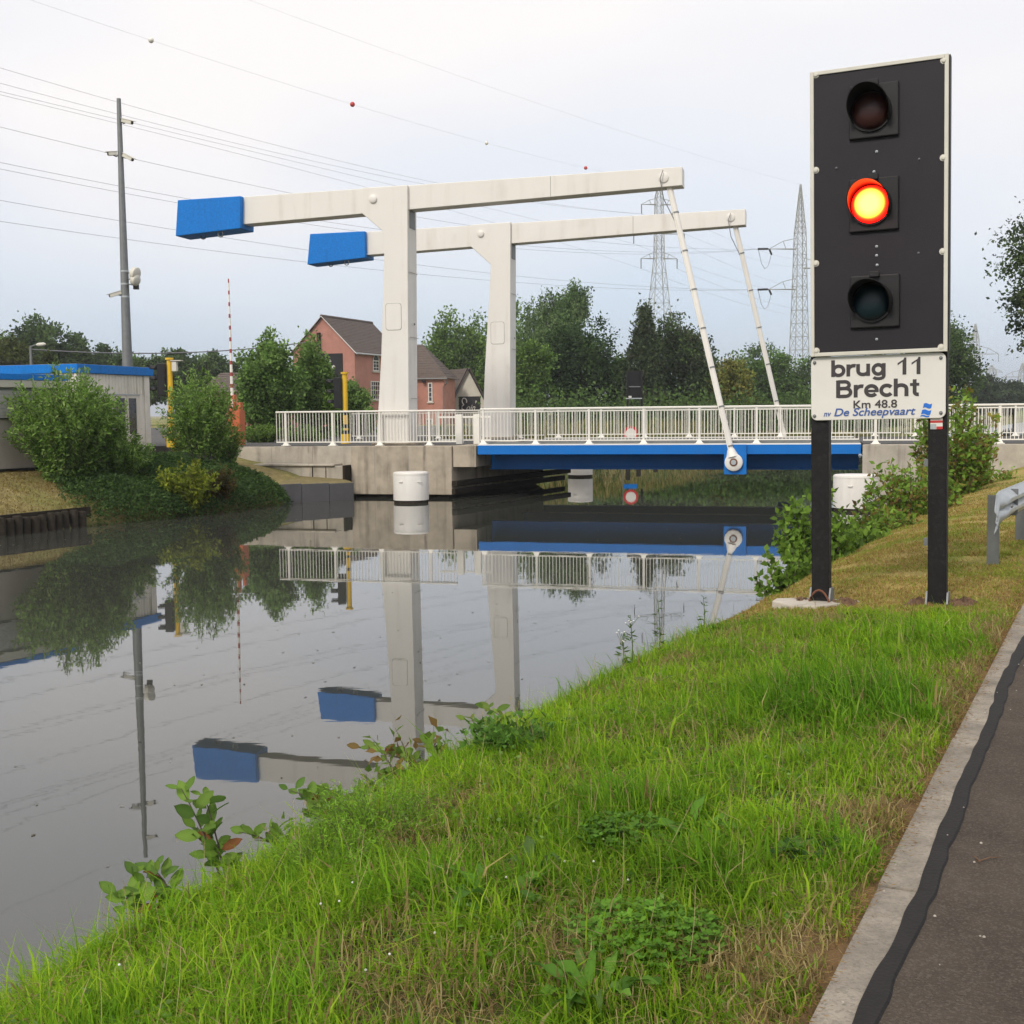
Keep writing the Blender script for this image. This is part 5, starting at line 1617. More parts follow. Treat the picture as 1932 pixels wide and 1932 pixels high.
for i, u in enumerate((1158, 1204, 1330)):
    p = at(u, 870, 60 + i)
    c_ = SN(to_sn(p)[0], -21.6, 0)
    o = MB().lathe([(0.12, -1.2), (0.12, 0.75 - 0.1 * i), (0.02, 0.78 - 0.1 * i)], c_, 10)
    tag(o.build('mooring_post', M['timber'], smooth=True), 'stubby dark mooring post at the water edge beyond the bridge', 'post', 'mooring posts beyond the bridge')

# ================================================================== VEGETATION
def unit(a):
    return a / np.maximum(np.linalg.norm(a, axis=-1, keepdims=True), 1e-9)
def leaves(name, C, axis, size, col, aspect=0.5, rng=nrng, parent=None, fold=0.12, material=None, side=None):
    """pointed four-cornered leaves at C along axis"""
    n = len(C)
    axis = unit(axis)
    if side is None:
        side = rng.normal(size=(n, 3))
    side = unit(np.cross(axis, side))
    nr = np.cross(axis, side)
    size = np.broadcast_to(np.asarray(size, dtype=float), (n,))[:, None]
    v = np.stack([C, C + axis * size * 0.45 + side * size * aspect * 0.5 + nr * size * fold, C + axis * size, C + axis * size * 0.45 - side * size * aspect * 0.5 + nr * size * fold], 1).reshape(-1, 3)
    f = np.arange(n * 4).reshape(n, 4)
    c4 = np.repeat(col, 4, axis=0)
    return put(name, np_mesh(name, v, [f], material or M['leaf'], c4), parent)
def colmix(rng, n, pal, wt=None, jit=0.18):
    pal = np.array(pal)
    k = rng.choice(len(pal), size=n, p=wt)
    return pal[k] * (1 + jit * rng.normal(size=(n, 1))).clip(0.4, 1.8)
OAK = [(0.066, 0.112, 0.037), (0.084, 0.137, 0.044), (0.109, 0.168, 0.053)]
MID = [(0.117, 0.207, 0.049), (0.149, 0.251, 0.063), (0.193, 0.306, 0.083)]
LIGHT = [(0.138, 0.231, 0.046), (0.171, 0.270, 0.057), (0.110, 0.187, 0.040)]
DARK = [(0.054, 0.080, 0.039), (0.068, 0.098, 0.045), (0.089, 0.113, 0.054)]
YEL = [(0.209, 0.215, 0.050), (0.165, 0.182, 0.046), (0.242, 0.231, 0.066)]
BIRCH = [(0.103, 0.179, 0.061), (0.132, 0.216, 0.078), (0.179, 0.259, 0.103)]
def tree(name, label, u0, u1, vt, vb, Z, pal, seed, n=5200, leaf=0.45, style='round', base=None, group=None, lump=0.30, clumps=75, trunk_r=None, depth=1.0, tight=0.125):
    rng = np.random.default_rng(seed)
    n, leaf, clumps = int(n * 2.1), leaf * 0.66, int(clumps * 1.5)
    uc = (u0 + u1) / 2
    pt, pb = at(uc, vt, Z), at(uc, vb, Z)
    rx = (at(u1, vt, Z).x - at(u0, vt, Z).x) / 2
    zc, rz = (pt.z + pb.z) / 2, (pt.z - pb.z) / 2
    bz = Hp(pt) if base is None else base
    C = np.array([pt.x, Z, zc])
    T = thing(name, label, 'tree', (pt.x, Z, bz), group)
    # clumps spread through the crown's volume, nearer its outside
    d = unit(rng.normal(size=(clumps, 3)))
    ph = rng.uniform(0, 6.28, 6)
    bump = 1 + lump * 0.5 * (np.sin(3 * np.arctan2(d[:, 1], d[:, 0]) + ph[0]) * np.cos(2 * d[:, 2] * 2 + ph[1]) + np.sin(5 * d[:, 0] + ph[2]) * np.sin(4 * d[:, 2] + ph[3]))
    rad = rng.uniform(0.25, 1.0, clumps) ** 0.5 * bump * 0.86
    if style == 'cone':
        h = rng.uniform(0, 1, clumps) ** 1.25
        a = rng.uniform(0, 6.28, clumps)
        rr = (1 - h) ** 0.85 * rng.uniform(0.55, 1.0, clumps) + 0.05
        cc = np.stack([rr * np.cos(a) * rx, rr * np.sin(a) * rx * depth, (h * 2 - 1) * rz], 1)
        sig = 0.13
    else:
        cc = d * rad[:, None] * np.array([rx, rx * depth, rz])
        sig = tight
    per = n // clumps
    ci = np.repeat(np.arange(clumps), per)
    N = len(ci)
    off = rng.normal(size=(N, 3)) * np.array([rx, rx * depth, rz * 0.75]) * sig * rng.uniform(0.7, 1.3, (clumps, 1))[ci]
    P = C + cc[ci] + off
    ax = unit(rng.normal(size=(N, 3)) + np.array([0, 0, -0.25]) + 0.8 * unit(cc)[ci])
    if style == 'weep':
        k = rng.integers(0, 14, N)
        strand = rng.integers(0, 5, N)
        sx_ = rng.normal(size=(clumps, 5, 2)) * rx * 0.14
        P = C + cc[ci] + np.concatenate([sx_[ci, strand], (-k * leaf * 0.75)[:, None]], 1) + rng.normal(size=(N, 3)) * leaf * 0.5
        ax = unit(rng.normal(size=(N, 3)) * 0.6 + np.array([0, 0, -1.0]))
    cl = colmix(rng, clumps, pal, jit=0.26)[ci] * (1 + 0.22 * rng.normal(size=(N, 1))).clip(0.45, 1.7)
    leaves('crown', P, ax, leaf * rng.uniform(0.6, 1.3, N), cl, 0.62, rng, T)
    m = MB()
    tr = trunk_r or max(0.14, rz * 0.05)
    B = Vector((pt.x, Z, bz - 0.1))
    topz = zc + rz * 0.35
    bend = Vector((rng.normal() * 0.3, rng.normal() * 0.3, 0))
    m.path([B, B + bend * 0.5 + Vector((0, 0, (topz - bz) * 0.4)), B + bend + Vector((0, 0, topz - bz))], [tr * 1.3, tr, tr * 0.35], 8)
    for j in range(9):
        f = 0.35 + 0.55 * j / 9
        s_ = B + bend * f + Vector((0, 0, (topz - bz) * f))
        e = Vector(C + cc[rng.integers(0, clumps)] * 0.85)
        if e.z < s_.z - 0.3: e.z = s_.z + 0.3
        m.path([s_, s_.lerp(e, 0.5) + Vector((0, 0, 0.08 * rz)), e], [tr * 0.45, tr * 0.28, tr * 0.08], 5)
    m.build('trunk', M['bark'], T, smooth=True)
    return T
WOOD = 'trees of the dark wood behind the cabin'
WL = 'dark leafy tree of the wood rising behind the keeper cabin'
for i, (u0, u1, vt, Z) in enumerate(((-90, 45, 622, 128), (10, 130, 603, 132), (95, 190, 628, 135), (150, 260, 655, 140), (225, 330, 668, 138), (285, 375, 661, 142), (345, 435, 664, 146), (400, 480, 690, 150))):
    tree('wood_tree', WL, u0, u1, vt, 760, Z, OAK, 100 + i, 5000, 0.62, group=WOOD, lump=0.35)
tree('oak_tree', 'lighter olive green oak in front of the dark wood behind the street lamp', -70, 72, 638, 760, 95, [(0.070, 0.088, 0.022), (0.085, 0.105, 0.026), (0.06, 0.08, 0.02)], 120, 5000, 0.42)
tree('small_tree', 'small olive green tree between the street lamp and the mast', 60, 125, 668, 760, 90, [(0.055, 0.075, 0.02), (0.07, 0.09, 0.025)], 121, 2600, 0.36)
tree('robinia_tree', 'feathery green tree beside the raised orange barrier', 436, 562, 628, 835, 52, MID, 130, 9000, 0.24, lump=0.45, clumps=110)
tree('robinia_tree', 'round bright green tree in front of the brick gable', 540, 640, 634, 838, 55, MID + LIGHT, 131, 8000, 0.24, lump=0.4, clumps=100)
tree('small_tree', 'bushy dark green small tree under the black board of the brick house', 612, 712, 716, 838, 60, MID, 132, 6000, 0.24, lump=0.3, clumps=90)
tree('willow_tree', 'light green leafy tree rising behind the cream annex', 795, 935, 588, 800, 135, LIGHT, 140, 9000, 0.55, lump=0.45, clumps=100)
tree('willow_tree', 'green tree between the far tower and the birch', 900, 1000, 575, 800, 130, MID + LIGHT, 141, 6500, 0.55, lump=0.3)
tree('birch_tree', 'tall weeping birch with drooping twigs against the sky', 975, 1112, 540, 700, 100, BIRCH, 142, 9500, 0.34, 'weep', clumps=85, lump=0.5)
tree('birch_tree', 'upper leader of a weeping birch poking above its neighbours', 1045, 1110, 520, 585, 101, BIRCH, 143, 2600, 0.32, 'weep', clumps=26, lump=0.5)
tree('broadleaf_tree', 'broad mid green tree below the birch beyond the railing', 1020, 1168, 600, 800, 92, [(0.040, 0.078, 0.026), (0.052, 0.094, 0.030), (0.068, 0.115, 0.038)], 144, 9500, 0.36, lump=0.4, clumps=110)
tree('broadleaf_tree', 'yellow green tree directly behind the far tower', 955, 1050, 640, 800, 90, LIGHT + MID, 145, 6000, 0.36, lump=0.35)
tree('fir_tree', 'dark pointed fir to the left of the lattice pylon', 1170, 1262, 585, 800, 88, DARK, 146, 7500, 0.34, 'cone', clumps=110)
tree('oak_tree', 'very dark dense oak in front of the lattice pylon', 1205, 1362, 596, 800, 94, DARK + OAK, 147, 11000, 0.38, lump=0.28, clumps=120)
tree('broadleaf_tree', 'dark tree filling the gap between the broad tree and the fir', 1130, 1215, 668, 800, 97, OAK, 148, 4500, 0.36, lump=0.3)
tree('small_tree', 'small yellowish tree beside the white tie rod', 1342, 1422, 671, 800, 84, YEL, 149, 5000, 0.30, lump=0.25, clumps=90)
tree('broadleaf_tree', 'rounded dark green tree between the tie rods and the pylon', 1368, 1505, 647, 800, 125, OAK + MID[:1], 150, 8000, 0.48, lump=0.3, clumps=90)
tree('broadleaf_tree', 'green tree low behind the taller pylon beside the signal', 1470, 1600, 672, 800, 135, OAK + MID[:1], 151, 5000, 0.5, lump=0.3)
tree('broadleaf_tree', 'large dark tree half hidden by the black signal panel', 1690, 1846, 600, 800, 100, OAK, 152, 10000, 0.40, lump=0.35, clumps=110)
tree('broadleaf_tree', 'smaller dark tree behind the signal posts', 1590, 1715, 660, 800, 120, OAK, 153, 5000, 0.45)
FW = 'trees of the far wood at the right'
for i, (u0, u1, vt, Z) in enumerate(((1825, 1905, 703, 210), (1870, 1960, 716, 205), (1920, 2020, 722, 215), (1985, 2090, 715, 210), (1835, 1880, 722, 190))):
    tree('far_tree', 'tree of the hazy far wood beyond the right hand railing', u0, u1, vt, 780, Z, [(0.050, 0.075, 0.034), (0.062, 0.09, 0.040)], 160 + i, 3400, 0.7, group=FW)
tree('overhanging_tree', 'big dark leaved tree whose branch tips hang in from the right edge', 1868, 2330, 340, 715, 47, DARK + OAK, 170, 19000, 0.26, lump=0.30, clumps=170, tight=0.085)
# undergrowth beyond the bridge
UG = 'undergrowth shrubs at the edge of the field beyond the bridge'
for i in range(12):
    u = 975 + i * 62 + rnd.uniform(-12, 12)
    Z = 78 + rnd.uniform(-4, 8)
    rng = np.random.default_rng(300 + i)
    T = thing('field_shrub', 'low dark shrub at the field edge beyond the bridge railing', 'shrub', (at(u, 790, Z).x, Z, 1.4), UG)
    c_ = np.array([at(u, 790, Z).x, Z, 2.2])
    N = 1300
    P = c_ + rng.normal(size=(N, 3)) * np.array([1.1, 0.9, 0.75])
    P[:, 2] = np.maximum(P[:, 2], 1.45)
    leaves('foliage', P, rng.normal(size=(N, 3)), 0.28 * rng.uniform(0.6, 1.3, N), colmix(rng, N, OAK + MID[:1]), 0.6, rng, T)
    MB().path([(c_[0], c_[1], 1.35), (c_[0] + 0.1, c_[1], 2.4)], [0.07, 0.02], 5).build('stem', M['bark'], T)

def shrub(name, label, base, h, spread, stems, per, leaf, pal, seed, aspect=0.28, lean=(0, 0), start=0.25, cat='shrub', up=0.6, group=None, stem_r=0.012, wt=None, flop=0.35, lw=0.0):
    """many curved stems from one root, leaves set along them"""
    rng = np.random.default_rng(seed)
    T = thing(name, label, cat, base, group)
    b = np.array(base)
    m = MB()
    Ps, As, Cs, Sz = [], [], [], []
    for i in range(stems):
        a = rng.uniform(0, 6.283)
        rr = spread * math.sqrt(rng.uniform(0.02, 1.0))
        L_ = h * rng.uniform(0.62, 1.08) * (1 - 0.35 * (rr / spread) ** 2)
        root = b + np.array([math.cos(a), math.sin(a), 0]) * rr * 0.30 + np.array([0, 0, -0.05])
        tip = b + np.array([math.cos(a) * rr + lean[0], math.sin(a) * rr + lean[1], L_])
        mid = root * 0.5 + tip * 0.5 + np.array([0, 0, 0.14 * L_]) - np.array([math.cos(a), math.sin(a), 0]) * rr * 0.12
        t = np.linspace(0, 1, 6)[:, None]
        pts = (1 - t) ** 2 * root + 2 * t * (1 - t) * mid + t ** 2 * tip
        m.path([Vector(p) for p in pts], [stem_r * (1 - 0.8 * k / 5) for k in range(6)], 4, False)
        tt = rng.uniform(start, 1.0, per)[:, None]
        q = (1 - tt) ** 2 * root + 2 * tt * (1 - tt) * mid + tt ** 2 * tip
        q = q + rng.normal(size=q.shape) * leaf * (0.35 + lw)
        dr = unit(tip - mid)[None, :]
        Ps.append(q)
        As.append(unit(dr * up + rng.normal(size=q.shape) * 0.75 + np.array([0, 0, -flop * 0.4])))
        Cs.append(colmix(rng, per, pal, wt, 0.12) * (1 + 0.15 * rng.normal()))
        Sz.append(leaf * rng.uniform(0.6, 1.25, per))
    leaves('foliage', np.concatenate(Ps), np.concatenate(As), np.concatenate(Sz), np.concatenate(Cs), aspect, rng, T)
    m.build('stems', M['bark'], T, smooth=True)
    return T
WIL = [(0.165, 0.295, 0.050), (0.215, 0.360, 0.070), (0.300, 0.425, 0.130), (0.110, 0.210, 0.040)]
def gp_(u, v, Z):
    p = at(u, v, Z)
    p.z = Hp(p)
    return tuple(p)
shrub('willow_bush', 'large spreading willow bush in front of the store and cabin', gp_(132, 930, 31.0), 2.9, 1.50, 210, 135, 0.13, WIL, 201, 0.33, start=0.06)
shrub('willow_bush', 'smaller willow bush hanging over the water side of the cabin corner', gp_(228, 930, 32.0), 1.35, 0.95, 90, 115, 0.12, WIL, 202, 0.33, start=0.05)
shrub('willow_bush', 'round willow bush between the cabin and the orange barrier', gp_(380, 900, 35.6), 2.85, 1.12, 160, 130, 0.125, WIL, 203, 0.33, start=0.06)
shrub('willow_bush', 'low willow bush at the foot of the orange barrier', gp_(425, 890, 36.6), 1.6, 0.8, 60, 100, 0.11, WIL, 204, 0.27, start=0.05)
YG = [(0.210, 0.260, 0.026), (0.270, 0.310, 0.036), (0.150, 0.200, 0.026)]
p = at(352, 950, 31.9)
shrub('laurel_bush', 'bright yellow green laurel bush just above the water', (p.x, p.y, 0.12), 1.32, 0.85, 80, 75, 0.12, YG, 205, 0.5, start=0.08, up=0.4)
p = at(412, 945, 32.8)
shrub('autumn_bush', 'rusty olive bush beside the yellow green laurel', (p.x, p.y, 0.3), 0.95, 0.55, 40, 60, 0.09, [(0.11, 0.07, 0.025), (0.09, 0.085, 0.025), (0.07, 0.075, 0.02)], 206, 0.5, start=0.25, up=0.4)
p = at(352, 868, 35.2)
shrub('lavender', 'patch of purple grey lavender above the dark ground cover', (p.x, p.y, 1.0), 0.62, 0.95, 110, 32, 0.07, [(0.115, 0.095, 0.125), (0.09, 0.085, 0.095), (0.06, 0.075, 0.045)], 207, 0.3, start=0.3, up=1.2, stem_r=0.004)
shrub('clipped_hedge', 'low bright green hedge at the left end of the white railing', tuple(BW(-17.2, 4.5, 1.5)), 0.75, 0.9, 70, 70, 0.10, LIGHT, 208, 0.6, start=0.05, up=0.3)
shrub('clipped_hedge', 'low bright green hedge behind the first panel of the railing', tuple(BW(-15.6, 4.5, 1.5)), 0.72, 0.9, 70, 70, 0.10, LIGHT, 209, 0.6, start=0.05, up=0.3)
shrub('yellow_flowered_shrub', 'small shrub with yellow flowers between the cabin and the round willow', gp_(335, 830, 39.5), 1.0, 0.5, 26, 50, 0.09, [(0.10, 0.15, 0.03), (0.42, 0.36, 0.03)], 210, 0.5)

# trailing ground cover over the far bank
rng = np.random.default_rng(77)
s_a, s_b = to_sn(on_z(85, 988, 0))[0], to_sn(on_z(540, 952, 0))[0]
N = 75000
s_ = rng.uniform(s_a - 0.3, s_b + 0.35, N)
n_ = rng.uniform(-25.1, -21.45, N)
e0 = sstep(s_a - 0.5, s_a + 1.6, s_) * (1 - sstep(s_b - 0.35, s_b + 0.5, s_))
edge = -21.55 - 0.35 * (1 - e0) + 0.25 * (vnoise(s_ * 1.1, s_ * 0, 8) - 0.5)
keep = (n_ < edge) & (rng.uniform(size=N) < 0.15 + 0.85 * e0) & (n_ > -24.9 + 2.2 * (1 - e0))
s_, n_, e0 = s_[keep], n_[keep], e0[keep]
dome = np.sqrt(np.clip((edge[keep] - n_) / 1.1, 0, 1))
top = (0.05 + dome * (1.02 + 0.45 * np.clip((-22.6 - n_) / 1.6, 0, 1))) * (0.35 + 0.65 * np.sqrt(e0)) + 0.35 * (fbm(s_ * 1.3, n_ * 1.3, 3) - 0.5) * dome
top = np.maximum(top, H(s_, n_) + 0.05)
z_ = top - rng.uniform(0, 1, len(s_)) ** 2 * 0.22
z_ = np.maximum(z_, 0.02)
P = np.stack([SN_ * s_ + CS * n_, CS * s_ - SN_ * n_, z_], 1)
cm = colmix(rng, len(P), [(0.060, 0.118, 0.034), (0.078, 0.145, 0.040), (0.050, 0.095, 0.028), (0.105, 0.175, 0.048)], None, 0.2) * (0.75 + 0.5 * fbm(s_ * 1.7, n_ * 1.7, 14))[:, None]
gcv = leaves('ground_cover', P, rng.normal(size=P.shape) + np.array([0.5, -0.6, -0.3]), 0.09 * rng.uniform(0.6, 1.3, len(P)), cm, 0.42, rng)
tag(gcv, 'dense dark evergreen ground cover trailing down to the water', 'ground cover', kind='stuff')

# bushes along the near bank
NB = [(0.181, 0.312, 0.043), (0.231, 0.375, 0.057), (0.144, 0.250, 0.037), (0.106, 0.188, 0.035)]
NR = NB[:3] + [NB[1], (0.260, 0.230, 0.050), (0.200, 0.140, 0.045)]
def bank(u, n):
    X = (u - CX) / F
    y = n / (CS * X - SN_)
    return y, y * X
def bk(u, n, z=0.25):
    y, x = bank(u, n)
    return (x, y, z)
shrub('alder_bush', 'bright green alder bush behind the signal post nearer the water', bk(1545, -3.35, 0.10), 1.62, 0.52, 46, 46, 0.105, NB, 220, 0.62, up=0.4, lean=(-0.12, 0))
shrub('alder_bush', 'low alder bush leaning over the water left of the signal post', bk(1502, -3.45, 0.05), 0.92, 0.42, 26, 40, 0.10, NB, 221, 0.62, up=0.4, lean=(-0.1, 0))
shrub('alder_bush', 'alder bush growing between the two signal posts', bk(1612, -3.35, 0.1), 1.05, 0.55, 44, 46, 0.105, NB, 222, 0.62, up=0.4)
shrub('bank_bush', 'reddish green bush in front of the white dolphin by the near bank', bk(1664, -3.3, 0.15), 0.98, 0.7, 60, 50, 0.11, NR, 223, 0.5, up=0.4)
shrub('bank_bush', 'tall reddish green bush against the near bank abutment', bk(1722, -3.2, 0.15), 1.7, 0.82, 60, 55, 0.12, NR, 224, 0.5, up=0.4)
shrub('bank_bush', 'tallest leafy bush reaching above the railing behind the right hand signal post', bk(1800, -3.1, 0.2), 2.95, 0.92, 80, 65, 0.135, NR, 225, 0.5, up=0.5)
shrub('bank_bush', 'low brownish bush at the foot of the retaining wall', bk(1838, -3.0, 0.3), 1.35, 0.9, 60, 55, 0.12, NR, 226, 0.5, up=0.4)

# ------------------------------------------------------------------ grass
def blades(name, S, Nn, hgt, wid, lean, col, rng, label, zoff=0.0, dirs=None):
    n = len(S)
    z = H(S, Nn) + zoff
    B = np.stack([SN_ * S + CS * Nn, CS * S - SN_ * Nn, z - 0.012], 1)
    a = rng.uniform(0, 6.283, n) if dirs is None else dirs
    d = np.stack([np.cos(a), np.sin(a), np.zeros(n)], 1)
    yaw = a + np.pi / 2 + rng.normal(size=n) * 0.5
    w = np.stack([np.cos(yaw), np.sin(yaw), np.zeros(n)], 1) * (wid / 2)[:, None]
    h = hgt[:, None]
    l = lean[:, None]
    p1 = B + d * h * l * 0.30 + np.array([0, 0, 1.0]) * h * 0.55 * np.sqrt(np.clip(1 - (l * 0.45) ** 2, 0.2, 1))
    p2 = B + d * h * l * 1.0 + np.array([0, 0, 1.0]) * h * np.clip(1 - 0.48 * l ** 2, 0.12, 1)
    V = np.stack([B - w, B + w, p1 + w * 0.8, p1 - w * 0.8, p2], 1).reshape(-1, 3)
    i = np.arange(n)[:, None] * 5
    me = np_mesh(name, V, [i + np.array([[0, 1, 2, 3]]), i + np.array([[3, 2, 4]])], M['grass'], np.repeat(col, 5, axis=0))
    return tag(put(name, me), label, 'grass', kind='stuff')
rng = np.random.default_rng(5)
GREEN = np.array([(0.200, 0.370, 0.016), (0.265, 0.430, 0.022), (0.140, 0.285, 0.014), (0.320, 0.455, 0.036), (0.165, 0.330, 0.022)])
STR = np.array([(0.42, 0.33, 0.13), (0.34, 0.25, 0.10), (0.48, 0.40, 0.19), (0.30, 0.20, 0.09)])
N = 260000
S = 1.9 + 8.9 * rng.uniform(0, 1, N) ** 1.18
Nn = rng.uniform(-3.55, -0.66, N)
fa, fb, fc = fbm(S * 1.5, Nn * 1.5, 61), fbm(S * 4.0, Nn * 4.0, 62), fbm(S * 0.8, Nn * 0.8, 63)
end = 9.75 + 0.5 * (fa - 0.5) + 0.25 * (Nn + 2.0)
near_k = sstep(-1.15, -0.72, Nn)
keep = (S < end) & (Nn < -0.70 + 0.05 * (fb - 0.5) - 0.05 * rng.uniform(size=N)) & (rng.uniform(size=N) < 0.40 + 0.9 * fb)
keep &= ~((fb < 0.33) & (rng.uniform(size=N) < 0.55))
S, Nn, fa, fb, fc, near_k = (q[keep] for q in (S, Nn, fa, fb, fc, near_k))
n = len(S)
tuft = np.zeros(n)
for u, v, r, k in ((1600, 1350, 0.55, 1.3), (1760, 1230, 0.5, 0.7), (1500, 1250, 0.35, 0.6), (1180, 1540, 0.28, 0.8), (1330, 1700, 0.22, 0.7), (800, 1700, 0.25, 0.7), (1560, 1640, 0.25, 0.6), (1010, 1690, 0.2, 0.5), (560, 1870, 0.22, 0.6), (1380, 1480, 0.25, 0.6)):
    q_ = on_z(u, v, 0.97)
    s0, n0 = to_sn(q_)
    tuft = np.maximum(tuft, k * np.exp(-((S - s0) ** 2 + (Nn - n0) ** 2) / r ** 2))
crest = sstep(-2.75, -3.2, Nn)
dry = np.clip(sstep(0.55, 0.76, fa * 0.55 + (1 - fb) * 0.45 + 0.10 * near_k + 0.05 * (3.9 - S).clip(0, 2)) * 0.8 + 0.35 * near_k - 0.5 * tuft - 0.3 * crest, 0.06, 0.80)
isdry = rng.uniform(size=n) < dry
hg = (0.026 + 0.070 * fb ** 1.5 + 0.040 * rng.exponential(0.6, n)) * (1 + 1.25 * tuft + 0.75 * crest) * (1 - 0.30 * near_k)
hg = np.clip(hg, 0.02, 0.42)
wd = rng.uniform(0.0026, 0.0060, n) * np.where(rng.uniform(size=n) < 0.22, rng.uniform(1.5, 2.4, n), 1.0) * (1 + 0.3 * tuft) * (0.8 + 0.35 * (S / 8))
ln2 = np.clip(np.abs(rng.normal(0.78, 0.36, n)), 0.05, 1.4)
fd = fbm(S * 2.7, Nn * 2.7, 64)
cg = GREEN[rng.integers(0, len(GREEN), n)] * (0.50 + 0.50 * fc + 0.45 * fd + 0.10 * rng.normal(size=n))[:, None]
cg = cg * (1 + (fd - 0.5)[:, None] * np.array([0.35, 0.12, 0.2]))
cg = cg * (1 - 0.35 * tuft[:, None].clip(0, 1) * np.array([1.0, 0.55, 0.2]))
cs_ = STR[rng.integers(0, len(STR), n)] * (0.8 + 0.2 * rng.normal(size=n).clip(-1, 2))[:, None]
col = np.where(isdry[:, None], cs_, cg)
wind = rng.normal(2.6, 1.5, n)
blades('grass', S, Nn, hg, wd, ln2, col, rng, 'long lush grass of the verge between the kerb and the water', dirs=wind)
# dead thatch lying in the sward, and thin dry stalks with seed heads standing out of it
N = 26000
S = 1.9 + 7.8 * rng.uniform(0, 1, N) ** 1.15
Nn = rng.uniform(-3.2, -0.72, N)
keep = rng.uniform(size=N) < sstep(0.36, 0.66, fbm(S * 1.5, Nn * 1.5, 61) * 0.6 + (1 - fbm(S * 4.0, Nn * 4.0, 62)) * 0.4) + 0.35 * sstep(-1.2, -0.75, Nn)
S, Nn = S[keep], Nn[keep]
n = len(S)
blades('thatch', S, Nn, rng.uniform(0.04, 0.13, n), rng.uniform(0.002, 0.005, n), rng.uniform(0.9, 1.38, n), STR[rng.integers(0, 4, n)] * rng.uniform(0.7, 1.15, (n, 1)), rng, 'dead straw lying among the green blades of the verge', zoff=0.015)
N = 230
S, Nn = 2.2 + 7.2 * rng.uniform(0, 1, N), rng.uniform(-3.1, -0.95, N)
m = MB()
hd_p, hd_a = [], []
for s0, n0 in zip(S, Nn):
    b = SN(s0, n0, float(H(s0, n0)))
    t_ = b + Vector((rng.normal() * 0.05, rng.normal() * 0.05, rng.uniform(0.14, 0.27)))
    m.path([b, b.lerp(t_, 0.5) + Vector((0.006, 0, 0.01)), t_], [0.0011, 0.0009, 0.0006], 3, False)
    d_ = (t_ - b).normalized()
    for j in range(9):
        hd_p.append(tuple(t_ - d_ * 0.006 * j))
        hd_a.append((d_.x + rng.normal() * 0.45, d_.y + rng.normal() * 0.45, d_.z))
o = m.build('dry_stalks', M['thatch'])
tag(o, 'thin dry grass stalks standing out of the verge', 'grass', kind='stuff')
o = leaves('seed_heads', np.array(hd_p), np.array(hd_a), 0.010, np.tile(np.array([(0.34, 0.27, 0.13)]), (len(hd_p), 1)), 0.28, rng)
tag(o, 'small seed heads on the dry stalks of the verge', 'grass', kind='stuff')
# short mown turf beyond the signal and along the kerb
N = 120000
S = rng.uniform(9.2, 30, N) ** 1.0
S = 9.2 + (S - 9.2) * rng.uniform(0.15, 1, N)
Nn = rng.uniform(-3.25, -0.3, N)
wide = S > 16
fa, fb = fbm(S * 0.9, Nn * 0.9, 21), fbm(S * 3.1, Nn * 3.1, 31)
keep = (S > 9.55 + 0.4 * (fb - 0.5)) & (Nn < -0.69)
S, Nn, fa, fb = (q[keep] for q in (S, Nn, fa, fb))
n = len(S)
gk = sstep(0.50, 0.66, fa * 0.6 + fb * 0.4)
pick = rng.uniform(size=n) < 0.30 + 0.55 * gk
col = np.where(pick[:, None], np.array([(0.27, 0.32, 0.05)]) * rng.uniform(0.7, 1.2, (n, 1)), STR[rng.integers(0, 4, n)] * rng.uniform(0.75, 1.15, (n, 1)) * np.array([1.0, 0.93, 0.75]))
blades('mown_grass', S, Nn, rng.uniform(0.02, 0.055, n), rng.uniform(0.004, 0.008, n) * (1 + S / 30), np.clip(np.abs(rng.normal(0.8, 0.4, n)), 0.1, 1.4), col, rng, 'short straw coloured mown grass behind the signal')
# mown lawn on the far bank
N = 26000
S = rng.uniform(14, 24, N)
Nn = rng.uniform(-26.5, -22.15, N)
blades('lawn_grass', S, Nn, rng.uniform(0.03, 0.08, N), rng.uniform(0.012, 0.02, N), np.clip(np.abs(rng.normal(0.8, 0.4, N)), 0.1, 1.4), STR[rng.integers(0, 4, N)] * rng.uniform(0.7, 1.15, (N, 1)) * np.array([0.78, 0.78, 0.62]), rng, 'dry yellow lawn sloping to the timber piles in front of the store')
# reeds and tall dry grass on the bank beyond the bridge
N = 16000
S = rng.uniform(46, 120, N)
Nn = rng.uniform(-27, -21.7, N)
blades('reeds', S, Nn, rng.uniform(0.3, 0.9, N) * (0.6 + 0.8 * fbm(S * 0.3, Nn * 0.3, 7)), rng.uniform(0.03, 0.06, N), np.clip(np.abs(rng.normal(0.5, 0.3, N)), 0.05, 1.2), np.where(rng.uniform(size=(N, 1)) < 0.45, np.array([(0.10, 0.16, 0.035)]), np.array([(0.30, 0.25, 0.10)])) * rng.uniform(0.7, 1.2, (N, 1)), rng, 'reeds and tall dry grass along the bank beyond the bridge')

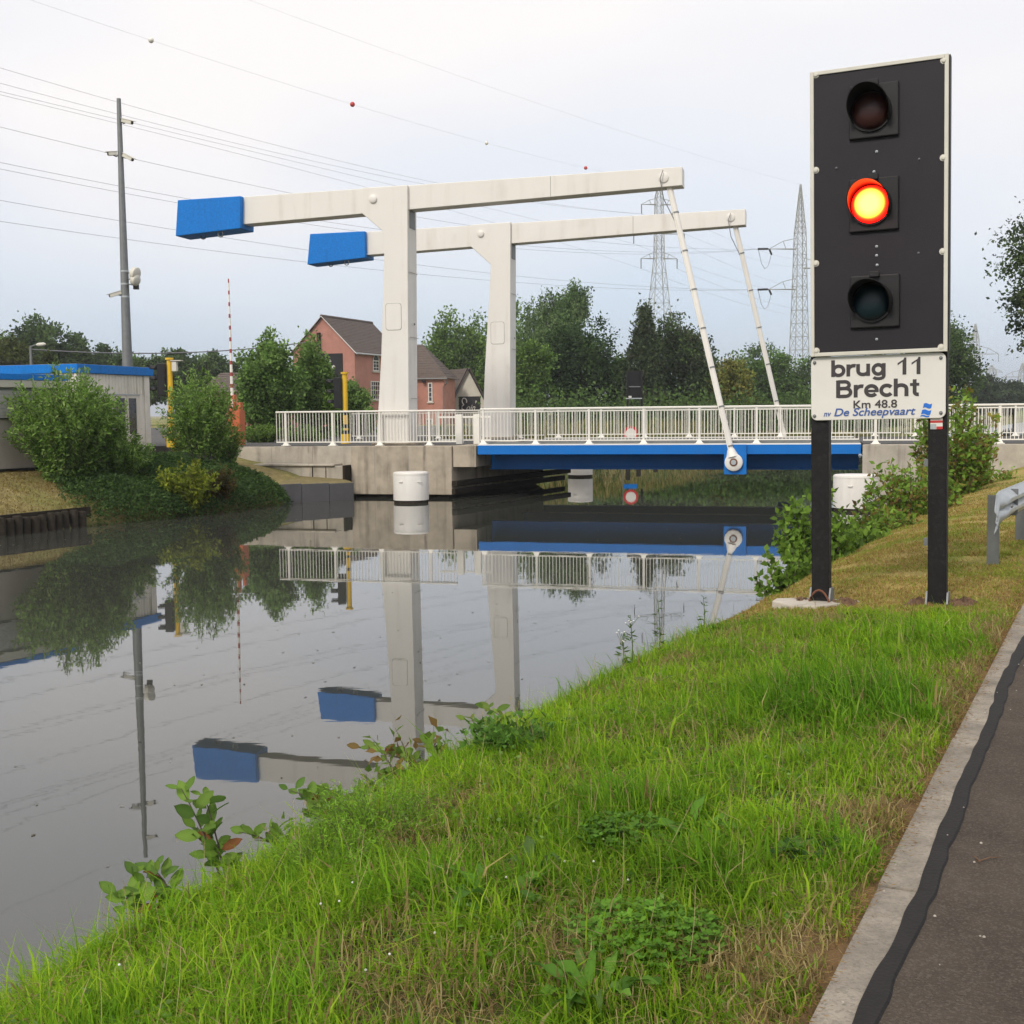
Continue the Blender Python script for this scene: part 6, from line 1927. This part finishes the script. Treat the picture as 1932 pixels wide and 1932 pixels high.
# ------------------------------------------------------------------ broad leaved plants in the verge
def rosette(name, label, u, v, nleaf, L_, W_, pal, seed, rise=0.8, cat='plant', group=None):
    """a clump of broad arching leaves, each leaf a bent strip with a midrib fold"""
    rng = np.random.default_rng(seed)
    q = on_z(u, v, 0.97)
    q.z = Hp(q)
    T = thing(name, label, cat, q, group)
    V, Fc, Cc = [], [], []
    for i in range(nleaf):
        a = rng.uniform(0, 6.283)
        L = L_ * rng.uniform(0.6, 1.15)
        w = W_ * rng.uniform(0.7, 1.2)
        up = rise * rng.uniform(0.6, 1.3)
        d = np.array([math.cos(a), math.sin(a), 0])
        sd = np.array([-d[1], d[0], 0])
        b0 = np.array(q) + d * rng.uniform(0, 0.05) + sd * rng.normal() * 0.03
        c = np.array(pal[rng.integers(0, len(pal))]) * rng.uniform(0.75, 1.2)
        K = 6
        st = len(V)
        for k in range(K):
            f = k / (K - 1)
            ctr = b0 + d * L * f * (0.55 + 0.25 * f) + np.array([0, 0, L * up * (f - 0.62 * f * f)])
            ww = w * (math.sin(math.pi * min(1, f * 0.9 + 0.08)) ** 0.8) / 2 if 0 < k < K - 1 else w * 0.05
            rip = 0.012 * math.sin(k * 2.1 + i)
            V += [ctr - sd * ww + np.array([0, 0, ww * 0.35 + rip]), ctr, ctr + sd * ww + np.array([0, 0, ww * 0.35 - rip])]
            Cc += [c, c * 1.12, c]
        for k in range(K - 1):
            o = st + 3 * k
            Fc += [(o, o + 1, o + 4, o + 3), (o + 1, o + 2, o + 5, o + 4)]
    put('leaf', np_mesh('leaf', np.array(V), [np.array(Fc)], M['leaf'], np.array(Cc), True), T)
    return T
DOCK = [(0.115, 0.250, 0.030), (0.150, 0.300, 0.040), (0.090, 0.200, 0.028)]
rosette('dock_plant', 'clump of broad dark green dock leaves in the grass below the far tower reflection', 925, 2010 * 0 + 1715, 18, 0.24, 0.052, DOCK, 401)
rosette('dock_plant', 'dock clump with long upright leaves at the very front of the grass', 1120, 1905, 16, 0.19, 0.036, DOCK + [(0.12, 0.21, 0.04)], 402)
rosette('dock_plant', 'dock clump beside the straw coloured patch below the tall tuft', 1310, 1590, 16, 0.22, 0.045, DOCK, 403)
rosette('dock_plant', 'dark leafy weed clump close to the kerb', 1520, 1640, 14, 0.15, 0.07, [(0.045, 0.105, 0.03), (0.10, 0.20, 0.035)], 404, 0.5)
rosette('plantain', 'single upright plantain leaf catching the light in the middle of the grass', 1016, 1640, 3, 0.17, 0.05, [(0.13, 0.22, 0.06)], 405, 1.6)
rosette('plantain', 'small plantain with pale leaves near the straw patch by the kerb', 1490, 1440, 5, 0.13, 0.045, [(0.14, 0.23, 0.07)], 406, 1.0)
def clover(name, label, u, v, r, nl, pal, seed, leaf=0.026, h=0.10):
    rng = np.random.default_rng(seed)
    q = on_z(u, v, 0.97)
    q.z = Hp(q)
    T = thing(name, label, 'plant', q)
    a = rng.uniform(0, 6.283, nl)
    rr = r * np.sqrt(rng.uniform(0, 1, nl))
    ctr = np.array(q) + np.stack([rr * np.cos(a), rr * np.sin(a), h * rng.uniform(0.35, 1.1, nl) * (1 - 0.5 * (rr / r) ** 2)], 1)
    P = np.repeat(ctr, 3, axis=0)
    b = np.repeat(rng.uniform(0, 6.28, nl), 3) + np.tile([0, 2.09, 4.19], nl)
    ax = np.stack([np.cos(b), np.sin(b), 0.35 + 0.2 * rng.normal(size=len(b))], 1)
    leaves('leaflets', P, ax, leaf * rng.uniform(0.7, 1.2, len(b)), np.repeat(colmix(rng, nl, pal), 3, axis=0), 0.95, rng, T, fold=0.05, side=np.tile(np.array([[0, 0, 1.0]]), (len(b), 1)) + 0.2 * rng.normal(size=(len(b), 3)))
    m = MB()
    for i in range(0, nl, 3):
        m.path([Vector(q) + Vector((ctr[i][0] - q.x, ctr[i][1] - q.y, 0)) * 0.8, Vector(ctr[i])], 0.0014, 3, False)
    m.build('stalks', M['stalk'], T)
clover('clover_patch', 'dense patch of small dark green clover leaves low in the grass', 1215, 1800, 0.24, 420, [(0.115, 0.260, 0.028), (0.15, 0.31, 0.035)], 410, 0.020, 0.085)
clover('clover_patch', 'patch of clover among the grass near the dock leaves', 1180, 1600, 0.18, 220, [(0.11, 0.235, 0.03)], 411, 0.022)
def vg(u, v):
    q = on_z(u, v, 0.95)
    return (q.x, q.y, Hp(q))
YA = [(0.20, 0.37, 0.035), (0.24, 0.42, 0.045), (0.16, 0.31, 0.03)]
shrub('yarrow_patch', 'feathery bright green yarrow patch on the crest above the water', vg(715, 1545), 0.20, 0.34, 130, 46, 0.022, YA, 412, 0.22, start=0.1, up=0.5, cat='plant', stem_r=0.0015)
shrub('yarrow_patch', 'feathery light green yarrow clump below the leaning sapling', vg(615, 1615), 0.17, 0.26, 90, 44, 0.021, YA, 413, 0.22, start=0.1, up=0.5, cat='plant', stem_r=0.0015)
shrub('nettle_patch', 'small nettle patch on the bank crest in the middle distance', vg(960, 1395), 0.20, 0.24, 60, 14, 0.050, [(0.10, 0.21, 0.035), (0.12, 0.25, 0.04)], 414, 0.5, start=0.15, cat='plant', stem_r=0.002)
# herbs of many kinds mixed into the sward
rng = np.random.default_rng(15)
N = 15000
S = 1.9 + 7.8 * rng.uniform(0, 1, N) ** 1.15
Nn = rng.uniform(-3.3, -0.78, N)
f_ = fbm(S * 2.3, Nn * 2.3, 81)
keep = rng.uniform(size=N) < sstep(0.38, 0.62, f_) * (1 - 0.85 * sstep(-1.5, -0.9, Nn))
S, Nn, f_ = S[keep], Nn[keep], f_[keep]
n = len(S)
a = rng.uniform(0, 6.28, n)
P = np.stack([SN_ * S + CS * Nn, CS * S - SN_ * Nn, H(S, Nn) + rng.uniform(0.01, 0.075, n)], 1)
hb = leaves('verge_herbs', P, np.stack([np.cos(a), np.sin(a), rng.uniform(0.0, 0.9, n)], 1), rng.uniform(0.010, 0.030, n), colmix(rng, n, [(0.12, 0.25, 0.035), (0.16, 0.30, 0.04), (0.19, 0.30, 0.08), (0.09, 0.19, 0.03)]), 0.55, rng)
tag(hb, 'small broad leaved herbs mixed into the verge grass', 'herbs', kind='stuff')

# alder saplings leaning out over the water: bent stems with single large leaves
def sapling(label, root_px, tips, seed, leaf=0.075, n=9, pal=None, z0=0.55):
    rng = np.random.default_rng(seed)
    y, x = bank(root_px, -3.25)
    b = Vector((x, y, z0))
    T = thing('alder_sapling', label, 'sapling', b)
    pal = pal or [(0.150, 0.260, 0.045), (0.190, 0.310, 0.055), (0.110, 0.200, 0.042)]
    m = MB()
    V, Fc, Cc = [], [], []
    for (u, v, dy) in tips:
        tip = at(u, v, y + dy)
        mid = b.lerp(tip, 0.55) + Vector((0, 0, 0.07))
        pts = []
        for k in range(7):
            t = k / 6
            pts.append(b * (1 - t) ** 2 + mid * 2 * t * (1 - t) + tip * t * t)
        m.path(pts, [0.006 - 0.0007 * k for k in range(7)], 5, False)
        for i in range(n):
            t = 0.25 + 0.75 * (i + 0.6) / n
            p = np.array(b * (1 - t) ** 2 + mid * 2 * t * (1 - t) + tip * t * t)
            a = i * 2.4 + rng.normal() * 0.4
            dr = np.array([math.cos(a), math.sin(a) * 0.8, rng.uniform(0.1, 1.1)])
            dr /= np.linalg.norm(dr)
            sd = np.cross(dr, np.array([rng.normal() * 0.5, -0.7 + rng.normal() * 0.5, 0.8]))
            sd /= np.linalg.norm(sd)
            nn = np.cross(sd, dr)
            L = leaf * rng.uniform(0.65, 1.25) * (0.75 if i > n - 3 else 1)
            c = np.array(pal[rng.integers(0, len(pal))]) * rng.uniform(0.8, 1.15)
            if rng.uniform() < 0.05: c = np.array((0.22, 0.09, 0.035))
            st = len(V)
            for k, (f, w) in enumerate(((0.0, 0.04), (0.25, 0.42), (0.52, 0.54), (0.80, 0.36), (1.0, 0.03))):
                cc2 = p + dr * (0.015 + L * f) - nn * L * 0.15 * f * f
                V += [cc2 - sd * L * w * 0.5 + nn * L * 0.06, cc2, cc2 + sd * L * w * 0.5 + nn * L * 0.06]
                Cc += [c, c * 1.15, c]
            for k in range(4):
                o = st + 3 * k
                Fc += [(o, o + 1, o + 4, o + 3), (o + 1, o + 2, o + 5, o + 4)]
    put('foliage', np_mesh('foliage', np.array(V), [np.array(Fc)], M['leaf'], np.array(Cc), True), T)
    m.build('stem', M['bark'], T, smooth=True)
sapling('alder sapling with an upright shoot of big leaves by the water', 415, [(342, 1488, 0.0), (385, 1500, 0.05), (372, 1560, 0.05), (405, 1590, 0.0)], 501, 0.088, 13)
sapling('alder sapling with leaves spreading low over the water at the left', 330, [(205, 1690, -0.1), (250, 1650, 0.0), (290, 1640, 0.05), (225, 1725, -0.12), (310, 1700, 0.0)], 502, 0.082, 12)
sapling('alder sapling reaching out towards the blue counterweight reflection', 660, [(545, 1490, 0.0), (575, 1510, 0.05), (610, 1500, 0.1), (590, 1545, 0.0)], 503, 0.085, 13)
sapling('alder sapling with small round leaves beside the yarrow', 560, [(450, 1570, 0.0), (480, 1585, 0.05), (510, 1560, 0.0)], 504, 0.062, 12)
RP = [(0.14, 0.235, 0.045), (0.19, 0.28, 0.055), (0.17, 0.27, 0.05), (0.16, 0.25, 0.05), (0.19, 0.13, 0.045)]
sapling('alder sapling with reddish young leaves under the tower reflection', 850, [(672, 1410, 0.2), (720, 1425, 0.2), (745, 1470, 0.1), (800, 1400, 0.2), (690, 1480, 0.0)], 505, 0.085, 14, RP)
sapling('alder sapling with yellow green leaves near the second tower reflection', 990, [(915, 1335, 0.2), (880, 1360, 0.2), (935, 1370, 0.1), (905, 1400, 0.1)], 506, 0.078, 13, RP[:2] + [(0.20, 0.26, 0.05)])
shrub('alder_sapling', 'bushy alder sapling at the water edge under the tower reflection', bk(815, -3.32, 0.35), 0.62, 0.42, 16, 16, 0.075, [(0.15, 0.25, 0.045), (0.19, 0.30, 0.055), (0.20, 0.13, 0.045)], 507, 0.55, up=0.5, cat='sapling', stem_r=0.005)
shrub('alder_sapling', 'bushy alder sapling spreading beside the counterweight reflection', bk(660, -3.3, 0.35), 0.52, 0.36, 13, 15, 0.07, [(0.15, 0.26, 0.045), (0.19, 0.31, 0.055)], 508, 0.55, up=0.5, cat='sapling', stem_r=0.005)
# flowering stems on the crest
def flower_stem(label, u, v, vt, seed, head=True):
    rng = np.random.default_rng(seed)
    y, x = bank(u, -3.0)
    b = Vector((x, y, 0.78))
    tip = at(u + rng.uniform(-6, 6), vt, y)
    T = thing('weed_stem', label, 'weed', b)
    m = MB()
    m.path([b, b.lerp(tip, 0.5) + Vector((0.01, 0, 0)), tip], [0.005, 0.004, 0.002], 5)
    k = 26
    t = rng.uniform(0.15, 1, k)
    P = np.array([tuple(b.lerp(tip, float(q))) for q in t])
    ax = rng.normal(size=(k, 3)) * np.array([1, 1, 0.4]) + np.array([0, 0, 0.35])
    leaves('leaves', P, ax, 0.075 * (1.15 - 0.6 * t), colmix(rng, k, [(0.10, 0.17, 0.04), (0.08, 0.14, 0.035)]), 0.22, rng, T)
    if head:
        for j in range(6):
            q = tip + Vector((rng.normal() * 0.03, rng.normal() * 0.03, rng.uniform(-0.06, 0.02)))
            m.path([tip + Vector((0, 0, -0.09)), q], 0.0016, 4)
            MB().lathe([(0.001, 0), (0.006, 0.002), (0.005, 0.006), (0.001, 0.007)], q, 8).build('flower_head', M['flower'], T)
    m.build('stem', M['stalk'], T, smooth=True)
flower_stem('weed stem topped with tiny white flowers on the bank crest', 1172, 1235, 1195, 601)
flower_stem('tall weed with white flower heads against the water', 1192, 1225, 1160, 602)
flower_stem('leafy willowherb stem standing against the pylon reflection', 1245, 1210, 1130, 603, False)
flower_stem('bushy weed stem close to the tie rod reflection', 1330, 1175, 1125, 604, False)
# scattered clover flowers: small white heads in the grass
rng = np.random.default_rng(9)
m = MB()
for u, v in ((640, 1700), (605, 1705), (665, 1665), (735, 1800), (1120, 1795 - 170), (1065, 1625), (955, 1655), (1185, 1660), (690, 1830), (1490, 1640), (225, 1820), (820, 1760)):
    q = on_z(u, v, 1.035)
    m.lathe([(0.0005, -0.003), (0.0035, -0.002), (0.004, 0.001), (0.002, 0.003), (0.0005, 0.004)], q, 7)
tag(m.build('clover_flowers', M['flower'], smooth=True), 'tiny white clover flower heads scattered in the verge grass', 'flowers', kind='stuff')
# specks floating on the canal
rng = np.random.default_rng(12)
N = 900
s_ = rng.uniform(1, 34, N)
n_ = rng.uniform(-21, -3.9, N)
P = np.stack([SN_ * s_ + CS * n_, CS * s_ - SN_ * n_, np.full(N, 0.004)], 1)
a = rng.uniform(0, 6.28, N)
fl = leaves('floating_specks', P, np.stack([np.cos(a), np.sin(a), np.zeros(N)], 1), rng.uniform(0.015, 0.06, N), colmix(rng, N, [(0.22, 0.21, 0.17), (0.30, 0.30, 0.26), (0.10, 0.09, 0.06)]), 0.5, rng, fold=0.0, side=np.tile(np.array([[0, 0, 1.0]]), (N, 1)))
tag(fl, 'specks of leaf and fluff floating on the canal', 'debris', kind='stuff')
# dead twig and crumbs on the asphalt
tw = on_z(1845, 1625, 1.055)
m = MB()
m.path([tw, tw + Vector((0.05, 0.02, 0.006)), tw + Vector((0.09, 0.03, 0.002))], [0.003, 0.0025, 0.0015], 5)
m.path([tw, tw + Vector((-0.004, 0.02, 0.01)), tw + Vector((0.004, -0.02, 0.004))], [0.003, 0.003, 0.001], 5)
tag(m.build('twig', M['soil'], smooth=True), 'small dry twig lying on the asphalt', 'twig')
rng = np.random.default_rng(13)
m = MB()
for i in range(70):
    s0, n0 = rng.uniform(2.6, 8.0), rng.choice([-0.62, -0.3, 0.1, 0.5]) + rng.normal() * 0.15
    if n0 < -0.66: continue
    q = SN(s0, n0, 1.0615)
    r = rng.uniform(0.002, 0.006)
    m.lathe([(r, 0), (r * 0.8, r * 0.7), (r * 0.2, r)], q, 6)
tag(m.build('grit', M['concrete_light']), 'pale grit scattered on the asphalt path and kerb', 'grit', kind='stuff')
# dry clippings along the kerb edge
N = 3600
S = rng.uniform(1.8, 9.8, N)
Nn = -0.70 + np.abs(rng.normal(0, 0.035, N)) * (0.5 + 1.2 * fbm(S * 1.6, S * 0, 71)) 
keep = Nn < -0.57
S, Nn = S[keep], Nn[keep]
n = len(S)
P = np.stack([SN_ * S + CS * Nn, CS * S - SN_ * Nn, np.full(n, 1.060) + rng.uniform(0, 0.012, n)], 1)
a = rng.uniform(0, 6.28, n)
cl = leaves('dry_clippings', P, np.stack([np.cos(a), np.sin(a), rng.uniform(-0.05, 0.2, n)], 1), rng.uniform(0.008, 0.03, n), STR[rng.integers(0, 4, n)] * np.array([0.72, 0.58, 0.52]), 0.12, rng, fold=0.0)
tag(cl, 'reddish dry grass clippings gathered along the kerb', 'clippings', kind='stuff')

# ------------------------------------------------------------------ the slightly hazy morning air
hz = MB().box(-6500, 6500, -5200, 7800, -3.2, 62.0).build('haze', M['wire'])
hm, HN, HL, hb_ = _nodes('haze_air')
HN.remove(hb_)
pv = HN.new('ShaderNodeVolumePrincipled')
pv.inputs['Color'].default_value = (0.90, 0.94, 1.0, 1)
pv.inputs['Density'].default_value = 0.0004
pv.inputs['Anisotropy'].default_value = 0.2
HL.new(pv.outputs['Volume'], HN['Material Output'].inputs['Volume'])
hz.data.materials.clear()
hz.data.materials.append(hm)
tag(hz, 'thin pale haze softening the far trees and pylons', 'haze', kind='stuff')
